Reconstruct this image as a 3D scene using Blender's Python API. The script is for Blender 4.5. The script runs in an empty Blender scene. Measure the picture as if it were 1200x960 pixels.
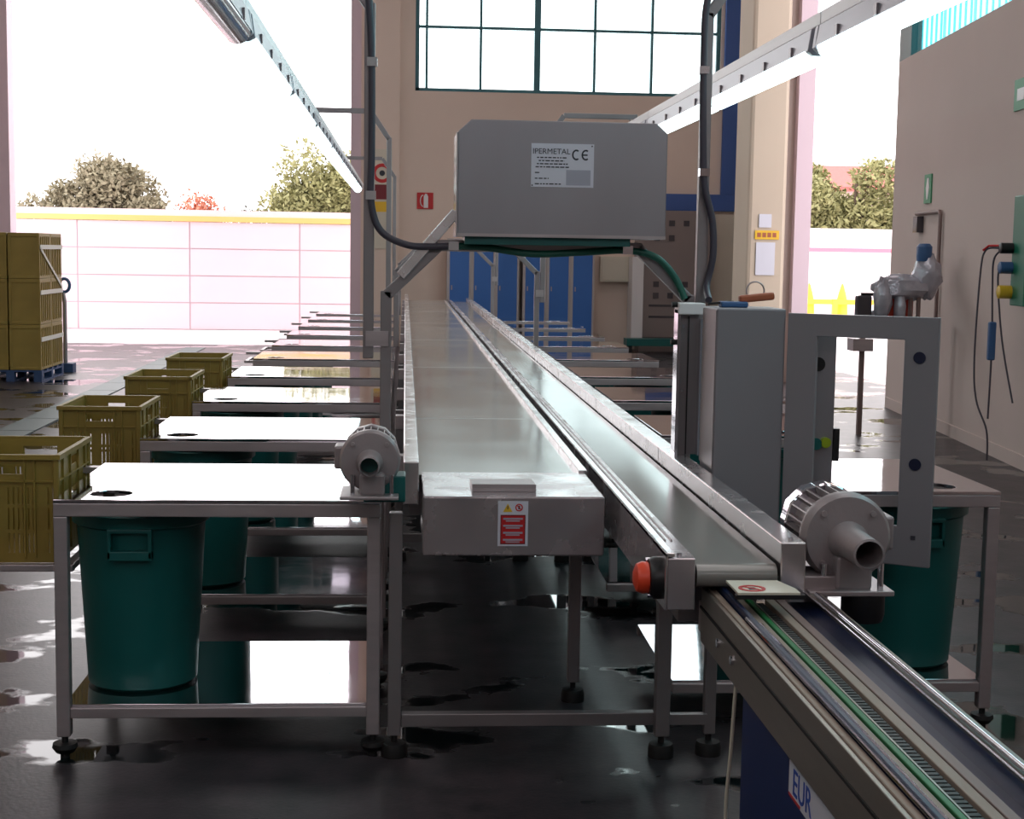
import bpy, bmesh, math, random
from mathutils import Vector, Matrix
R = math.radians
PI = math.pi
random.seed(7)
SC = bpy.context.scene
COL = SC.collection

# ------------------------------------------------------------------ camera
cam_data = bpy.data.cameras.new('camera')
cam_data.sensor_width = 36.0
cam_data.sensor_fit = 'HORIZONTAL'
cam_data.lens = 1750.0 / 1200.0 * 36.0
cam_data.clip_start = 0.05
cam_data.clip_end = 600
cam = bpy.data.objects.new('camera', cam_data)
COL.objects.link(cam)
cam.matrix_world = Matrix(((0.99736009, -0.0083738, -0.07213002, 0),
                           (-0.07085001, 0.10542481, -0.99190014, 0),
                           (0.01591027, 0.99439202, 0.10455322, 1.72),
                           (0, 0, 0, 1)))
SC.camera = cam

# ------------------------------------------------------------------ world, exposure, light portals
world = bpy.data.worlds.new('overcast_sky')
SC.world = world
world.use_nodes = True
bg = world.node_tree.nodes['Background']
bg.inputs['Color'].default_value = (1.0, 0.965, 0.975, 1)
bg.inputs['Strength'].default_value = 3.6
SC.view_settings.view_transform = 'Standard'
SC.view_settings.look = 'None'
SC.view_settings.exposure = 0.0
SC.view_settings.gamma = 1.0
SC.view_settings.use_curve_mapping = False
SC.cycles.max_bounces = 10
SC.cycles.diffuse_bounces = 5
SC.cycles.glossy_bounces = 5
SC.cycles.transparent_max_bounces = 12
SC.cycles.caustics_reflective = False
SC.cycles.caustics_refractive = False
SC.cycles.sample_clamp_indirect = 6.0


def portal_light(name, loc, rot, sx, sy):
    d = bpy.data.lights.new(name, 'AREA')
    d.shape = 'RECTANGLE'
    d.size, d.size_y = sx, sy
    d.cycles.is_portal = True
    o = bpy.data.objects.new(name, d)
    COL.objects.link(o)
    o.location = loc
    o.rotation_euler = rot


portal_light('daylight_portal', (-3.9, 27.3, 4.2), (R(-90), 0, 0), 6.2, 8.4)      # wide left opening
portal_light('daylight_portal', (2.9, 27.2, 6.2), (R(-90), 0, 0), 5.5, 3.4)       # back window
portal_light('daylight_portal', (5.9, 18.5, 4.2), (0, R(90), 0), 8.4, 3.2)        # right gate
portal_light('daylight_portal', (5.2, 7.0, 4.8), (0, R(90), R(5.6)), 1.7, 19.0)   # right translucent strip
portal_light('daylight_portal', (-2.0, -5.3, 5.8), (R(90), 0, 0), 11.0, 1.6)      # glazing behind the viewer
portal_light('daylight_portal', (-4.0, 11.0, 8.75), (0, 0, 0), 1.0, 26.0)
portal_light('daylight_portal', (2.6, 11.0, 8.75), (0, 0, 0), 1.0, 26.0)


# ------------------------------------------------------------------ materials
def lin(c):
    out = []
    for v in c:
        v /= 255.0
        out.append(v / 12.92 if v <= 0.04045 else ((v + 0.055) / 1.055) ** 2.4)
    return (out[0], out[1], out[2], 1.0)


def mat(name, rgb, metal=0.0, rough=0.5, var=0.0, vscale=6.0, rvar=0.0, bump=0.0, bscale=40.0, stretch=(1, 1, 1), spec=None, emit=None, es=0.0, coat=0.0):
    m = bpy.data.materials.new(name)
    m.use_nodes = True
    nt = m.node_tree
    b = nt.nodes['Principled BSDF']
    c = lin(rgb)
    b.inputs['Base Color'].default_value = c
    b.inputs['Metallic'].default_value = metal
    b.inputs['Roughness'].default_value = rough
    if spec is not None:
        b.inputs['Specular IOR Level'].default_value = spec
    if coat:
        b.inputs['Coat Weight'].default_value = coat
        b.inputs['Coat Roughness'].default_value = 0.06
    if emit:
        b.inputs['Emission Color'].default_value = lin(emit)
        b.inputs['Emission Strength'].default_value = es
    if var or rvar or bump:
        tc = nt.nodes.new('ShaderNodeTexCoord')
        mp = nt.nodes.new('ShaderNodeMapping')
        mp.inputs['Scale'].default_value = stretch
        nt.links.new(tc.outputs['Object'], mp.inputs['Vector'])
    if var or rvar:
        n = nt.nodes.new('ShaderNodeTexNoise')
        n.inputs['Scale'].default_value = vscale
        n.inputs['Detail'].default_value = 5
        nt.links.new(mp.outputs['Vector'], n.inputs['Vector'])
    if var:
        r = nt.nodes.new('ShaderNodeMapRange')
        r.inputs['From Min'].default_value = 0.25
        r.inputs['From Max'].default_value = 0.75
        r.inputs['To Min'].default_value = 1 - var
        r.inputs['To Max'].default_value = 1 + var
        mx = nt.nodes.new('ShaderNodeMix')
        mx.data_type = 'RGBA'
        mx.blend_type = 'MULTIPLY'
        mx.inputs[0].default_value = 1.0
        mx.inputs[6].default_value = c
        nt.links.new(n.outputs['Fac'], r.inputs['Value'])
        nt.links.new(r.outputs['Result'], mx.inputs[7])
        nt.links.new(mx.outputs[2], b.inputs['Base Color'])
    if rvar:
        r2 = nt.nodes.new('ShaderNodeMapRange')
        r2.inputs['From Min'].default_value = 0.3
        r2.inputs['From Max'].default_value = 0.7
        r2.inputs['To Min'].default_value = max(0.02, rough - rvar)
        r2.inputs['To Max'].default_value = rough + rvar
        nt.links.new(n.outputs['Fac'], r2.inputs['Value'])
        nt.links.new(r2.outputs['Result'], b.inputs['Roughness'])
    if bump:
        n2 = nt.nodes.new('ShaderNodeTexNoise')
        n2.inputs['Scale'].default_value = bscale
        n2.inputs['Detail'].default_value = 3
        nt.links.new(mp.outputs['Vector'], n2.inputs['Vector'])
        bp = nt.nodes.new('ShaderNodeBump')
        bp.inputs['Strength'].default_value = bump
        bp.inputs['Distance'].default_value = 0.01
        nt.links.new(n2.outputs['Fac'], bp.inputs['Height'])
        nt.links.new(bp.outputs['Normal'], b.inputs['Normal'])
    return m


def pane_mat(name, rgb, gloss=0.06):
    m = bpy.data.materials.new(name)
    m.use_nodes = True
    nt = m.node_tree
    nt.nodes.clear()
    out = nt.nodes.new('ShaderNodeOutputMaterial')
    t = nt.nodes.new('ShaderNodeBsdfTransparent')
    t.inputs['Color'].default_value = lin(rgb)
    g = nt.nodes.new('ShaderNodeBsdfGlossy')
    g.inputs['Roughness'].default_value = 0.08
    mx = nt.nodes.new('ShaderNodeMixShader')
    mx.inputs['Fac'].default_value = gloss
    nt.links.new(t.outputs[0], mx.inputs[1])
    nt.links.new(g.outputs[0], mx.inputs[2])
    nt.links.new(mx.outputs[0], out.inputs['Surface'])
    return m


def floor_mat():
    m = bpy.data.materials.new('wet_concrete')
    m.use_nodes = True
    nt = m.node_tree
    b = nt.nodes['Principled BSDF']
    tc = nt.nodes.new('ShaderNodeTexCoord')
    # puddle mask: large noise, stretched a little along x
    mp = nt.nodes.new('ShaderNodeMapping')
    mp.inputs['Scale'].default_value = (0.9, 1.25, 1)
    mp.inputs['Location'].default_value = (3.3, 1.1, 0)
    nt.links.new(tc.outputs['Object'], mp.inputs['Vector'])
    n = nt.nodes.new('ShaderNodeTexNoise')
    n.inputs['Scale'].default_value = 1.25
    n.inputs['Detail'].default_value = 4.5
    n.inputs['Roughness'].default_value = 0.55
    nt.links.new(mp.outputs['Vector'], n.inputs['Vector'])
    ramp = nt.nodes.new('ShaderNodeMapRange')
    ramp.inputs['From Min'].default_value = 0.55
    ramp.inputs['From Max'].default_value = 0.585
    nt.links.new(n.outputs['Fac'], ramp.inputs['Value'])
    # base colour
    n2 = nt.nodes.new('ShaderNodeTexNoise')
    n2.inputs['Scale'].default_value = 5.0
    n2.inputs['Detail'].default_value = 9
    n2.inputs['Roughness'].default_value = 0.65
    nt.links.new(tc.outputs['Object'], n2.inputs['Vector'])
    cr = nt.nodes.new('ShaderNodeValToRGB')
    cr.color_ramp.elements[0].position = 0.3
    cr.color_ramp.elements[0].color = lin((30, 35, 37))
    cr.color_ramp.elements[1].position = 0.72
    cr.color_ramp.elements[1].color = lin((74, 66, 71))
    nt.links.new(n2.outputs['Fac'], cr.inputs['Fac'])
    wet = nt.nodes.new('ShaderNodeMix')
    wet.data_type = 'RGBA'
    wet.inputs[7].default_value = lin((15, 23, 25))
    nt.links.new(ramp.outputs['Result'], wet.inputs[0])
    nt.links.new(cr.outputs['Color'], wet.inputs[6])
    nt.links.new(wet.outputs[2], b.inputs['Base Color'])
    rr = nt.nodes.new('ShaderNodeMapRange')
    rr.inputs['To Min'].default_value = 0.33
    rr.inputs['To Max'].default_value = 0.03
    nt.links.new(ramp.outputs['Result'], rr.inputs['Value'])
    nt.links.new(rr.outputs['Result'], b.inputs['Roughness'])
    sp = nt.nodes.new('ShaderNodeMapRange')
    sp.inputs['To Min'].default_value = 0.18
    sp.inputs['To Max'].default_value = 0.5
    nt.links.new(ramp.outputs['Result'], sp.inputs['Value'])
    nt.links.new(sp.outputs['Result'], b.inputs['Specular IOR Level'])
    n3 = nt.nodes.new('ShaderNodeTexNoise')
    n3.inputs['Scale'].default_value = 60
    n3.inputs['Detail'].default_value = 4
    nt.links.new(tc.outputs['Object'], n3.inputs['Vector'])
    inv = nt.nodes.new('ShaderNodeMath')
    inv.operation = 'MULTIPLY_ADD'
    inv.inputs[1].default_value = -0.07
    inv.inputs[2].default_value = 0.072
    nt.links.new(ramp.outputs['Result'], inv.inputs[0])
    bp = nt.nodes.new('ShaderNodeBump')
    bp.inputs['Distance'].default_value = 0.01
    nt.links.new(inv.outputs[0], bp.inputs['Strength'])
    nt.links.new(n3.outputs['Fac'], bp.inputs['Height'])
    nt.links.new(bp.outputs['Normal'], b.inputs['Normal'])
    return m


M = {}
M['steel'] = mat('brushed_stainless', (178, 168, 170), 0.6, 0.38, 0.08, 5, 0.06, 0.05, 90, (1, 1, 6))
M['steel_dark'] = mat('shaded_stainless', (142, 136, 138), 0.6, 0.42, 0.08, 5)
M['steel_top'] = mat('polished_stainless_sheet', (208, 205, 210), 1.0, 0.045, 0.03, 3, 0.02, 0.06, 2.2)
M['rail'] = mat('rail_stainless', (232, 228, 230), 0.95, 0.24, 0.05, 9, 0.06, 0.04, 25)
M['box'] = mat('satin_stainless_panel', (150, 147, 152), 0.75, 0.42, 0.07, 4, 0.05, 0.05, 30, (1, 1, 0.3))
M['wet_steel'] = mat('wet_stainless_sheet', (190, 180, 183), 0.7, 0.22, 0.06, 4, 0.16, 0.1, 14)
M['belt'] = mat('smooth_grey_belt', (134, 130, 126), 0.0, 0.15, 0.04, 1.5, 0.03, spec=0.5)
M['cast'] = mat('cast_aluminium_paint', (156, 146, 148), 0.35, 0.42, 0.06, 12, bump=0.08, bscale=60)
M['black'] = mat('black_plastic', (18, 18, 22), 0, 0.4)
M['rubber'] = mat('black_rubber', (14, 13, 15), 0, 0.6)
M['cable'] = mat('dark_cable_sheath', (66, 62, 74), 0, 0.45)
M['cable_shade'] = mat('shade_tinted_sheath', (10, 84, 70), 0, 0.45)  # cable sheath with the teal cast of shade put into its colour
M['bin'] = mat('green_bin_plastic', (14, 92, 90), 0, 0.38, 0.06, 5, bump=0.05, bscale=120)
M['crate'] = mat('olive_crate_plastic', (142, 120, 52), 0, 0.5, 0.12, 7, bump=0.04, bscale=60)
M['crate2'] = mat('stacked_crate_plastic', (152, 128, 62), 0, 0.5, 0.12, 5)
M['pallet'] = mat('blue_pallet_paint', (48, 72, 112), 0, 0.6, 0.15, 8)
M['strap'] = mat('pale_strap', (226, 220, 208), 0, 0.5)
M['wall'] = mat('beige_plaster', (228, 209, 196), 0, 0.75, 0.03, 0.8, bump=0.05, bscale=30)
M['wall_g'] = mat('grey_beige_plaster', (200, 184, 178), 0, 0.8, 0.04, 0.7, bump=0.05, bscale=30)
M['jamb'] = mat('pink_lit_jamb', (214, 192, 202), 0, 0.6)  # jamb tone with the pink of the light put in
M['col'] = mat('column_plaster', (200, 184, 166), 0, 0.75, 0.03, 0.8)
M['ceil'] = mat('ceiling_sheet', (206, 198, 196), 0, 0.7)
M['blue'] = mat('blue_locker_paint', (58, 112, 190), 0.0, 0.35, 0.04, 2)
M['blue_frame'] = mat('blue_frame_paint', (62, 96, 164), 0, 0.45)
M['lock_frame'] = mat('pale_locker_frame', (196, 186, 184), 0, 0.5)
M['mullion'] = mat('teal_mullion_paint', (58, 112, 122), 0, 0.45)
M['pane'] = pane_mat('pale_cyan_glazing', (240, 252, 252))
M['pane_clear'] = pane_mat('clear_glazing', (244, 240, 242))
M['teal'] = pane_mat('teal_translucent_sheet', (148, 224, 232), 0.1)
M['teal_dark'] = mat('dark_teal_sheet', (46, 78, 80), 0, 0.4)
M['sky_sheet'] = pane_mat('pale_roof_light', (246, 242, 240), 0.05)
M['cream'] = mat('cream_enamel', (214, 206, 190), 0, 0.4)
M['white'] = mat('white_enamel', (228, 226, 228), 0, 0.35)
M['grey_cab'] = mat('grey_powder_coat', (134, 132, 138), 0.15, 0.42, 0.03, 3)
M['grey_panel'] = mat('brown_grey_cabinet_paint', (134, 122, 120), 0, 0.5, 0.03, 2)
M['plate'] = mat('white_plate', (214, 214, 226), 0, 0.4)
M['plate_grey'] = mat('grey_print', (168, 168, 182), 0, 0.5)
M['ink'] = mat('black_print', (44, 44, 56), 0, 0.5)
M['red'] = mat('red_print', (196, 36, 40), 0, 0.45)
M['red_dark'] = mat('dark_red_print', (120, 30, 40), 0, 0.45)
M['yellow'] = mat('yellow_print', (236, 190, 50), 0, 0.45)
M['yellow_paint'] = mat('yellow_paint', (250, 200, 60), 0, 0.5)
M['orange'] = mat('orange_red_button', (232, 74, 44), 0, 0.35)
M['brown_orange'] = mat('orange_brown_handle', (170, 92, 60), 0, 0.45)
M['navy'] = mat('navy_enamel', (22, 42, 92), 0, 0.4)
M['navy_strip'] = mat('blue_black_strip', (12, 28, 62), 0.1, 0.4)
M['green_strip'] = mat('green_guide_strip', (30, 112, 62), 0, 0.45)
M['tan'] = mat('tan_belt', (150, 134, 122), 0, 0.55, 0.06, 10)
M['chrome'] = mat('chrome_rod', (226, 226, 234), 1.0, 0.08)
M['alu'] = mat('aluminium_profile', (158, 150, 142), 0.75, 0.38, 0.05, 10, stretch=(6, 1, 6))
M['chain'] = mat('black_chain_plastic', (30, 32, 32), 0, 0.5)
M['green_sign'] = mat('green_sign', (62, 146, 104), 0, 0.5)
M['blue_print'] = mat('blue_print', (40, 78, 170), 0, 0.5)
M['floor'] = floor_mat()
M['ground'] = mat('pale_concrete_yard', (222, 214, 216), 0, 0.8, 0.04, 0.5)
M['perim'] = mat('pale_pink_panel', (238, 221, 230), 0, 0.85, 0.03, 0.6)
M['perim_joint'] = mat('joint_mortar', (214, 192, 202), 0, 0.9)
M['perim_cap'] = mat('yellow_coping_paint', (240, 206, 130), 0, 0.6)
M['perim_top'] = mat('white_coping', (238, 226, 228), 0, 0.7)
M['pink_band'] = mat('pink_band_paint', (226, 120, 140), 0, 0.6)
M['leaf_grey'] = mat('dusty_leaf', (140, 132, 108), 0, 0.7, 0.2, 2)
M['leaf_green'] = mat('green_leaf', (146, 144, 98), 0, 0.7, 0.2, 2)
M['leaf_red'] = mat('rust_leaf', (196, 124, 100), 0, 0.7, 0.2, 2)
M['leaf_dark'] = mat('dark_leaf', (70, 72, 62), 0, 0.7, 0.2, 2)
M['bark'] = mat('bark', (92, 76, 66), 0, 0.9, 0.15, 8)
M['roof_tile'] = mat('red_roof_tile', (184, 96, 90), 0, 0.7, 0.08, 6)
M['house'] = mat('pale_house_render', (220, 190, 186), 0, 0.8)
M['dark_glass'] = mat('dark_pane', (70, 66, 72), 0, 0.15)
M['lamp_house'] = mat('fixture_grey', (160, 160, 172), 0.1, 0.35)
M['lamp_clip'] = mat('fixture_clip', (126, 120, 124), 0.4, 0.35)
M['lamp'] = mat('lit_diffuser', (240, 250, 250), 0, 0.3, emit=(226, 250, 250), es=5.0)
M['wrap'] = mat('clear_plastic_wrap', (176, 176, 186), 0.25, 0.12, 0.2, 9, 0.1, 0.6, 18)
M['red_pipe'] = mat('red_enamel', (178, 60, 44), 0, 0.4)
M['pipe'] = mat('brown_grey_pipe', (132, 112, 108), 0.2, 0.5)
M['blue_cap'] = mat('blue_plastic', (52, 92, 140), 0, 0.4)
M['green_plas'] = mat('green_plastic', (20, 110, 84), 0, 0.4)
M['yellow_plas'] = mat('yellow_plastic', (214, 178, 40), 0, 0.4)
M['lime'] = mat('lime_button', (150, 170, 30), 0, 0.35)
M['hole'] = mat('dark_blue_plug', (22, 28, 56), 0, 0.3)
M['unlit'] = mat('unlit_diffuser', (196, 196, 212), 0, 0.12, coat=0.6)
M['trunk'] = mat('bright_white_trunking', (250, 250, 252), 0, 0.4)
M['green_band'] = mat('dark_green_band', (58, 78, 78), 0.6, 0.45)


# ------------------------------------------------------------------ mesh builder
class MB:
    def __init__(s):
        s.v, s.f, s.round = [], [], False

    def add(s, verts, faces):
        o = len(s.v)
        s.v += [tuple(p) for p in verts]
        s.f += [tuple(i + o for i in f) for f in faces]
        return s

    def box(s, x0, x1, y0, y1, z0, z1):
        return s.add([(x0, y0, z0), (x1, y0, z0), (x1, y1, z0), (x0, y1, z0), (x0, y0, z1), (x1, y0, z1), (x1, y1, z1), (x0, y1, z1)],
                     [(0, 3, 2, 1), (4, 5, 6, 7), (0, 1, 5, 4), (1, 2, 6, 5), (2, 3, 7, 6), (3, 0, 4, 7)])

    def cbox(s, c, d):
        return s.box(c[0] - d[0] / 2, c[0] + d[0] / 2, c[1] - d[1] / 2, c[1] + d[1] / 2, c[2] - d[2] / 2, c[2] + d[2] / 2)

    def bar(s, p, q, w, h, up=(0, 0, 1)):
        p, q = Vector(p), Vector(q)
        d = (q - p).normalized()
        u = Vector(up)
        if abs(d.dot(u)) > 0.98:
            u = Vector((0, 1, 0))
        a = d.cross(u).normalized()
        b = a.cross(d).normalized()
        vs = []
        for e in (p, q):
            for sx, sy in ((-1, -1), (1, -1), (1, 1), (-1, 1)):
                vs.append(e + a * sx * w / 2 + b * sy * h / 2)
        return s.add(vs, [(0, 1, 2, 3), (7, 6, 5, 4), (0, 4, 5, 1), (1, 5, 6, 2), (2, 6, 7, 3), (3, 7, 4, 0)])

    def prism(s, pts, axis, a0, a1):
        """polygon pts (2D) extruded along axis ('x','y','z') from a0 to a1"""
        def mk(p, a):
            return {'x': (a, p[0], p[1]), 'y': (p[0], a, p[1]), 'z': (p[0], p[1], a)}[axis]
        n = len(pts)
        vs = [mk(p, a0) for p in pts] + [mk(p, a1) for p in pts]
        fs = [tuple(range(n)), tuple(range(2 * n - 1, n - 1, -1))] + [(i, i + n, (i + 1) % n + n, (i + 1) % n) for i in range(n)]
        return s.add(vs, fs)

    def lathe(s, prof, c=(0, 0, 0), axis='z', n=24, closed=False):
        """prof: list of (r, h) along axis"""
        s.round = True
        vs = []
        for r, h in prof:
            for i in range(n):
                a = 2 * PI * i / n
                x, y = r * math.cos(a), r * math.sin(a)
                p = {'z': (x, y, h), 'y': (x, h, y), 'x': (h, x, y)}[axis]
                vs.append((p[0] + c[0], p[1] + c[1], p[2] + c[2]))
        fs = []
        m = len(prof)
        for k in range(m - 1 if not closed else m):
            for i in range(n):
                j = (i + 1) % n
                k2 = (k + 1) % m
                fs.append((k * n + i, k * n + j, k2 * n + j, k2 * n + i))
        if not closed:
            fs.append(tuple(range(n)))
            fs.append(tuple(range((m - 1) * n, m * n))[::-1])
        return s.add(vs, fs)

    def cyl(s, c, r, h, axis='z', n=20):
        return s.lathe([(r, 0), (r, h)], c, axis, n)

    def tube(s, pts, r, n=8):
        s.round = True
        pts = [Vector(p) for p in pts]
        vs, fs = [], []
        prev = None
        for i, p in enumerate(pts):
            d = (pts[min(i + 1, len(pts) - 1)] - pts[max(i - 1, 0)]).normalized()
            if prev is None:
                u = Vector((0, 0, 1)) if abs(d.z) < 0.9 else Vector((1, 0, 0))
                prev = d.cross(u).normalized()
            a = (prev - d * prev.dot(d)).normalized()
            prev = a
            b = d.cross(a)
            for k in range(n):
                t = 2 * PI * k / n
                vs.append(p + (a * math.cos(t) + b * math.sin(t)) * r)
        for i in range(len(pts) - 1):
            for k in range(n):
                fs.append((i * n + k, i * n + (k + 1) % n, (i + 1) * n + (k + 1) % n, (i + 1) * n + k))
        fs.append(tuple(range(n))[::-1])
        fs.append(tuple(range((len(pts) - 1) * n, len(pts) * n)))
        return s.add(vs, fs)

    def plate_hole(s, x0, x1, y0, y1, z0, z1, cx, cy, r, n=32):
        angs = [2 * PI * i / n for i in range(n)] + [math.atan2(y - cy, x - cx) % (2 * PI) for x in (x0, x1) for y in (y0, y1)]
        angs = sorted(set(round(a, 6) for a in angs))
        inn, out = [], []
        for a in angs:
            c, q = math.cos(a), math.sin(a)
            t = min([((x1 if c > 0 else x0) - cx) / c if abs(c) > 1e-9 else 1e9, ((y1 if q > 0 else y0) - cy) / q if abs(q) > 1e-9 else 1e9])
            inn.append((cx + r * c, cy + r * q))
            out.append((cx + t * c, cy + t * q))
        m = len(angs)
        vs = [(p[0], p[1], z) for z in (z1, z0) for ring in (inn, out) for p in ring]
        fs = []
        for i in range(m):
            j = (i + 1) % m
            fs.append((i, m + i, m + j, j))
            fs.append((2 * m + i, 2 * m + j, 3 * m + j, 3 * m + i))
            fs.append((i, j, 2 * m + j, 2 * m + i))
            fs.append((m + i, 3 * m + i, 3 * m + j, m + j))
        return s.add(vs, fs)

    def rect_hole(s, x0, x1, z0, z1, y0, y1, hx0, hx1, hz0, hz1):
        """panel in the xz plane with a rectangular hole, one connected ring"""
        o = [(x0, z0), (x1, z0), (x1, z1), (x0, z1)]
        h = [(hx0, hz0), (hx1, hz0), (hx1, hz1), (hx0, hz1)]
        vs = [(p[0], y, p[1]) for y in (y0, y1) for ring in (o, h) for p in ring]
        fs = []
        for i in range(4):
            j = (i + 1) % 4
            fs += [(i, j, 4 + j, 4 + i), (8 + i, 12 + i, 12 + j, 8 + j), (i, 8 + i, 8 + j, j), (4 + i, 4 + j, 12 + j, 12 + i)]
        return s.add(vs, fs)

    def mesh(s, name):
        me = bpy.data.meshes.new(name)
        me.from_pydata(s.v, [], s.f)
        bm = bmesh.new()
        bm.from_mesh(me)
        bmesh.ops.recalc_face_normals(bm, faces=bm.faces)
        bm.to_mesh(me)
        bm.free()
        if s.round:
            me.polygons.foreach_set('use_smooth', [True] * len(me.polygons))
            me.set_sharp_from_angle(angle=R(38))
        return me

    def build(s, name, m, parent=None, bevel=0.0, loc=None, label=None, rot=None):
        me = s.mesh(name)
        me.materials.append(M[m])
        o = bpy.data.objects.new(name, me)
        COL.objects.link(o)
        if parent:
            o.parent = parent
        if loc:
            o.location = loc
        if rot:
            o.rotation_euler = rot
        if bevel:
            md = o.modifiers.new('bevel', 'BEVEL')
            md.width = bevel
            md.segments = 2
            md.limit_method = 'ANGLE'
            md.angle_limit = R(40)
        if label:
            o['label'] = label
        return o


def thing(name, label, cat, loc=(0, 0, 0), rz=0.0, group=None):
    o = bpy.data.objects.new(name, None)
    o.empty_display_size = 0.1
    COL.objects.link(o)
    o.location = loc
    o.rotation_euler = (0, 0, rz)
    o['label'] = label
    o['category'] = cat
    if group:
        o['group'] = group
    return o


def tag(o, label, cat, group=None):
    o['label'] = label
    o['category'] = cat
    if group:
        o['group'] = group
    return o


def struct(o):
    o['kind'] = 'structure'
    return o


def kids(o):
    return [c for c in COL.objects if c.parent == o]


def dup(root, loc, label=None, rz=None):
    r = root.copy()
    COL.objects.link(r)
    r.location = loc
    if rz is not None:
        r.rotation_euler = (0, 0, rz)
    if label:
        r['label'] = label
    for ch in list(root.children):
        c = ch.copy()
        COL.objects.link(c)
        c.parent = r
        for g in list(ch.children):
            d = g.copy()
            COL.objects.link(d)
            d.parent = c
    return r


def text(name, body, size, m, parent, loc, rot=(R(90), 0, 0), depth=0.0008, sx=1.0):
    cu = bpy.data.curves.new(name, 'FONT')
    cu.body = body
    cu.size = size
    cu.extrude = depth
    cu.align_x = 'CENTER'
    cu.align_y = 'CENTER'
    tmp = bpy.data.objects.new(name, cu)
    COL.objects.link(tmp)
    bpy.context.view_layer.update()
    me = bpy.data.meshes.new_from_object(tmp.evaluated_get(bpy.context.evaluated_depsgraph_get()))
    bpy.data.objects.remove(tmp)
    me.materials.clear()
    me.materials.append(M[m])
    o = bpy.data.objects.new(name, me)
    COL.objects.link(o)
    o.parent = parent
    o.location = loc
    o.rotation_euler = rot
    o.scale = (sx, 1, 1)
    return o


ORD = ['first', 'second', 'third', 'fourth', 'fifth', 'sixth', 'seventh', 'eighth', 'ninth', 'tenth']

# ================================================================== SETTING
struct(MB().box(-9.2, 6.6, -5.2, 27.0, -0.1, 0).build('floor', 'floor'))
o = MB().add([(-120, 27.0, -0.004), (160, 27.0, -0.004), (160, 260, -0.004), (-120, 260, -0.004)], [(0, 1, 2, 3)]).build('ground_yard', 'ground')
struct(o)
o = MB().add([(6.6, -20, -0.004), (160, -20, -0.004), (160, 27.0, -0.004), (6.6, 27.0, -0.004)], [(0, 1, 2, 3)]).build('ground_side', 'ground')
struct(o)

# ceiling strips around two long roof lights
ce = MB()
for x0, x1 in ((-9.2, -4.5), (-3.5, 2.1), (3.1, 6.7)):
    ce.box(x0, x1, -5.2, 27.3, 8.6, 8.75)
for y0, y1 in ((-5.2, -2), (24, 27.3)):
    ce.box(-4.5, -3.5, y0, y1, 8.6, 8.75)
    ce.box(2.1, 3.1, y0, y1, 8.6, 8.75)
struct(ce.build('ceiling', 'ceil'))
for i, x in enumerate((-4.5, 2.1)):
    w = thing('window_%d' % (4 + i), 'teal translucent roof light', 'window', (x, -2, 8.62))
    del w['label'], w['category']
    struct(w)
    for k in range(13):
        MB().box(0.01, 0.99, k * 2 + 0.02, k * 2 + 1.98, 0, 0.02).build('roof_sheet', 'sky_sheet', w)

# back wall: solid below and around the big window
bw = MB()
bw.box(-0.80, 6.7, 27.0, 27.3, 0, 4.55)
bw.box(-0.80, 0.15, 27.0, 27.3, 4.55, 8.6)
bw.box(5.62, 6.7, 27.0, 27.3, 4.55, 8.6)
bw.box(0.15, 5.62, 27.0, 27.3, 7.95, 8.6)
bw.box(-0.62, -0.12, 26.82, 27.0, 0, 8.6)       # pilaster
struct(bw.build('wall_back', 'wall'))
struct(MB().box(-0.98, -0.80, 26.95, 27.3, 0, 8.6).build('trim_1', 'jamb'))
struct(MB().box(-7.12, -6.90, 26.9, 27.3, 0, 8.6).build('trim_2', 'jamb'))
struct(MB().box(-9.2, -7.12, 27.0, 27.3, 0, 8.6).build('wall_back_left', 'wall'))
struct(MB().box(-9.4, -9.2, -5.2, 27.3, 0, 8.6).build('wall_left', 'wall'))
fw = MB()
fw.box(-9.4, 6.8, -5.4, -5.2, 0, 5.0).box(-9.4, 6.8, -5.4, -5.2, 6.6, 8.6).box(-9.4, -7.5, -5.4, -5.2, 5.0, 6.6).box(3.5, 6.8, -5.4, -5.2, 5.0, 6.6)
struct(fw.build('wall_front', 'wall_g'))
wf = bpy.data.objects.new('window_3', None)
COL.objects.link(wf)
wf.location = (-7.5, -5.3, 5.0)
struct(wf)
for k in range(11):
    MB().box(k * 1.0 + 0.02, k * 1.0 + 0.98, -0.01, 0.01, 0, 1.6).build('pane', 'pane_clear', wf)
    MB().box(k * 1.0 - 0.02, k * 1.0 + 0.02, -0.05, 0.05, 0, 1.6).build('mullion', 'mullion', wf)

win = bpy.data.objects.new('window_1', None)
COL.objects.link(win)
win.location = (0.15, 27.0, 4.55)
struct(win)
f = MB()
f.box(0, 5.47, 0.05, 0.15, 0, 0.06).box(0, 5.47, 0.05, 0.15, 3.34, 3.40).box(0, 0.07, 0.05, 0.15, 0, 3.4).box(5.40, 5.47, 0.05, 0.15, 0, 3.4)
f.build('window_frame', 'mullion', win)
cols = [0.07, 0.20, 1.16, 2.17, 3.20, 4.23, 5.40]
rows = [0.06, 1.13, 2.24, 3.34]
for i, x in enumerate(cols[1:-1]):
    w_ = 0.055 if i == 2 else 0.022
    MB().box(x - w_, x + w_, 0.04, 0.14, 0.06, 3.34).build('mullion', 'mullion', win)
for z in rows[1:-1]:
    MB().box(0.07, 5.40, 0.055, 0.125, z - 0.022, z + 0.022).build('transom', 'mullion', win)
for i in range(6):
    for k in range(3):
        MB().box(cols[i] + 0.01, cols[i + 1] - 0.01, 0.085, 0.095, rows[k] + 0.01, rows[k + 1] - 0.01).build('pane', 'pane', win)

# right wall runs slightly oblique, from the gate towards the viewer
WX, WY, WA = 5.60, 17.0, math.atan2(0.45, 4.6)     # far end of the wall and its slant


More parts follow.
